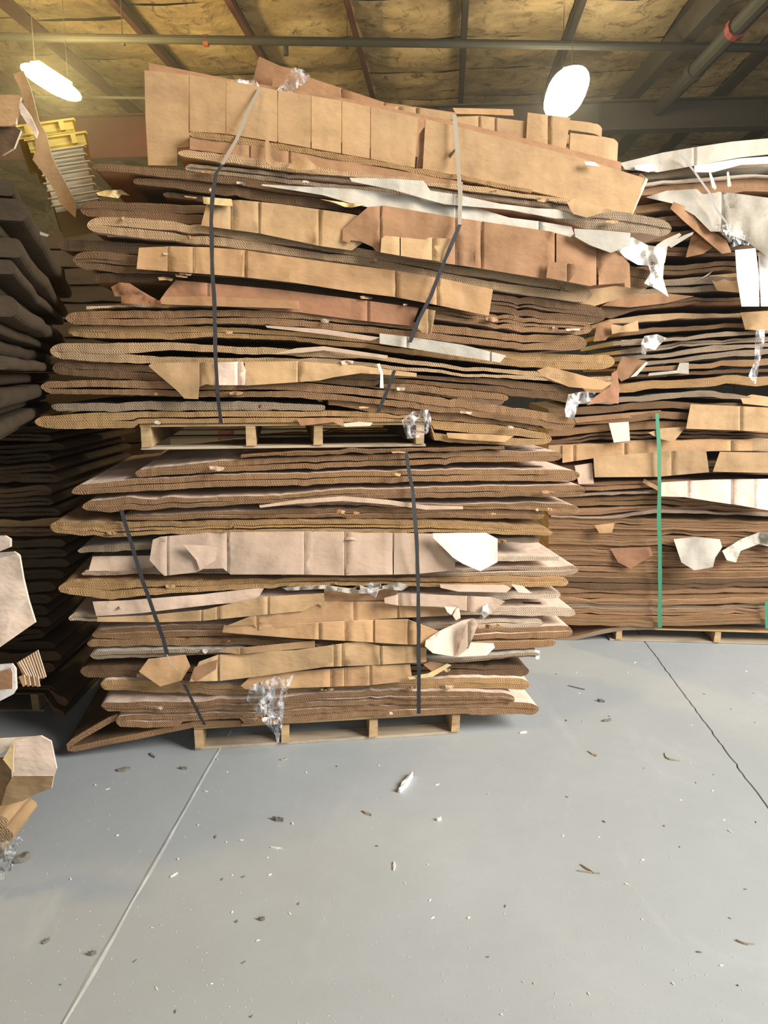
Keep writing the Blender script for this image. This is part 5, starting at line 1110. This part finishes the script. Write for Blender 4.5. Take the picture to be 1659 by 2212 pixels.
bit(948, 1772, .018, .016, .3, WCH, 'single round white crumb below the white paper wisp', 'white_crumb', h=.012)
bit(851, 1872, .045, .012, R(85), WCH, 'small upright-lying pale sliver left of the floor centre', 'pale_sliver')
bit(1272, 1885, .07, .008, R(-12), BCH, 'flatter splinter of the V-shaped pair on the right of the floor', 'splinter')
bit(1268, 1878, .055, .007, R(-55), BCH, 'steeper splinter of the V-shaped pair on the right of the floor', 'splinter')
bit(1610, 2036, .05, .008, R(-18), BCH, 'thin curved splinter low at the right edge of the floor', 'splinter', curve=.5)
bit(1245, 1486, .09, .016, R(-35), DCH, 'dark splinter on the floor right of the lower bale', 'splinter')
bit(1280, 1629, .05, .022, R(-60), BCH, 'grey twist of paper on the floor below the dark splinter', 'paper_twist')
bit(1453, 1636, .08, .012, R(-60), BCH, 'curved grey shred on the floor left of the crack', 'paper_shred', curve=1.2)
bit(1311, 1558, .04, .02, .2, DCH, 'dark lump on the floor between the dark splinter and the grey twist', 'dark_lump', h=.012)
bit(1298, 1516, .035, .02, -.5, DCH, 'dark pointed crumb under the dark splinter', 'dark_crumb', h=.014)
bit(600, 1772, .045, .025, -.3, DCH, 'dark wood chip on the floor left of the white paper wisp', 'wood_chip', h=.012)
bit(793, 1758, .045, .018, -.7, BCH, 'grey triangular chip on the floor near the middle', 'paper_chip')
bit(597, 1833, .04, .008, -.2, WCH, 'faint pale curved shred left of the floor centre', 'pale_shred')
bit(199, 2062, .022, .016, .2, DCH, 'dark crumb by the lower end of the floor joint', 'dark_crumb', h=.012)
bit(100, 2035, .022, .014, .9, DCH, 'dark crumb at the lower left of the floor', 'dark_crumb', h=.01)
bit(329, 1633, .05, .02, -.8, DCH, 'dark sliver on the floor near the bent sheet', 'dark_sliver')
bit(268, 1664, .05, .03, .3, DCH, 'dark scatter crumb in front of the bent sheet', 'dark_crumb', h=.012)
bit(396, 1661, .035, .018, -.2, DCH, 'dark crumb just left of the floor joint top', 'dark_crumb', h=.01)
bit(614, 1641, .03, .018, .4, BCH, 'small dark chip under the middle of the floor pallet', 'wood_chip')
bit(565, 1987, .02, .014, 0, DCH, 'dark crumb alone in the lower middle of the floor', 'dark_crumb', h=.01)
bit(1465, 1850, .03, .01, -.6, BCH, 'tiny grey shred in the right middle of the floor', 'grey_shred') if False else None
bit(1130, 1583, .035, .02, .2, WCH, 'white chip on the floor below the right end of the bale', 'white_chip')
bit(47, 1858, .05, .05, .7, DCH, 'dark scrap beside the silvery film on the left floor', 'dark_scrap', h=.02)
rr = random.Random(99)
for i in range(90):
    while True:
        px, py = rr.uniform(20, 1650), 1420 + 780 * rr.random() ** 1.25
        if py > 1640 or px > 1180: 
            if not (px < 140 and py < 1920): break
    sz = rr.uniform(.003, .0085) * (1.5 if rr.random() < .1 else 1)
    wh = rr.random() < .6
    bit(px, py, sz * rr.uniform(1, 2.2), sz, rr.uniform(0, 3.1), WCH if wh else DCH, 'tiny pale paper fleck scattered on the floor' if wh else 'tiny dark crumb scattered on the floor', 'paper_fleck' if wh else 'floor_crumb', group='pale flecks on the floor' if wh else 'dark crumbs on the floor', h=rr.uniform(.002, .005))
# fine dust: one object
vs = []; fs = []
for i in range(900):
    px, py = rr.uniform(0, 1659), 1400 + 812 * rr.random()
    if py < 1640 and px < 1180: continue
    p = on_z(px, py, .0008); s = rr.uniform(.0008, .0026); a = rr.uniform(0, 6.28); n = len(vs)
    for k in range(3): t = a + k * 2.1; vs.append((p.x + s * math.cos(t), p.y + s * math.sin(t), .0008))
    vs.append((p.x, p.y, .0008 + s * .6)); fs += [(n, n + 1, n + 3), (n + 1, n + 2, n + 3), (n + 2, n, n + 3)]
o = mesh_obj('paper_dust', vs, fs, [WCH]); tag(o, 'fine pale paper dust sprinkled over the grey floor', 'debris', kind='stuff')
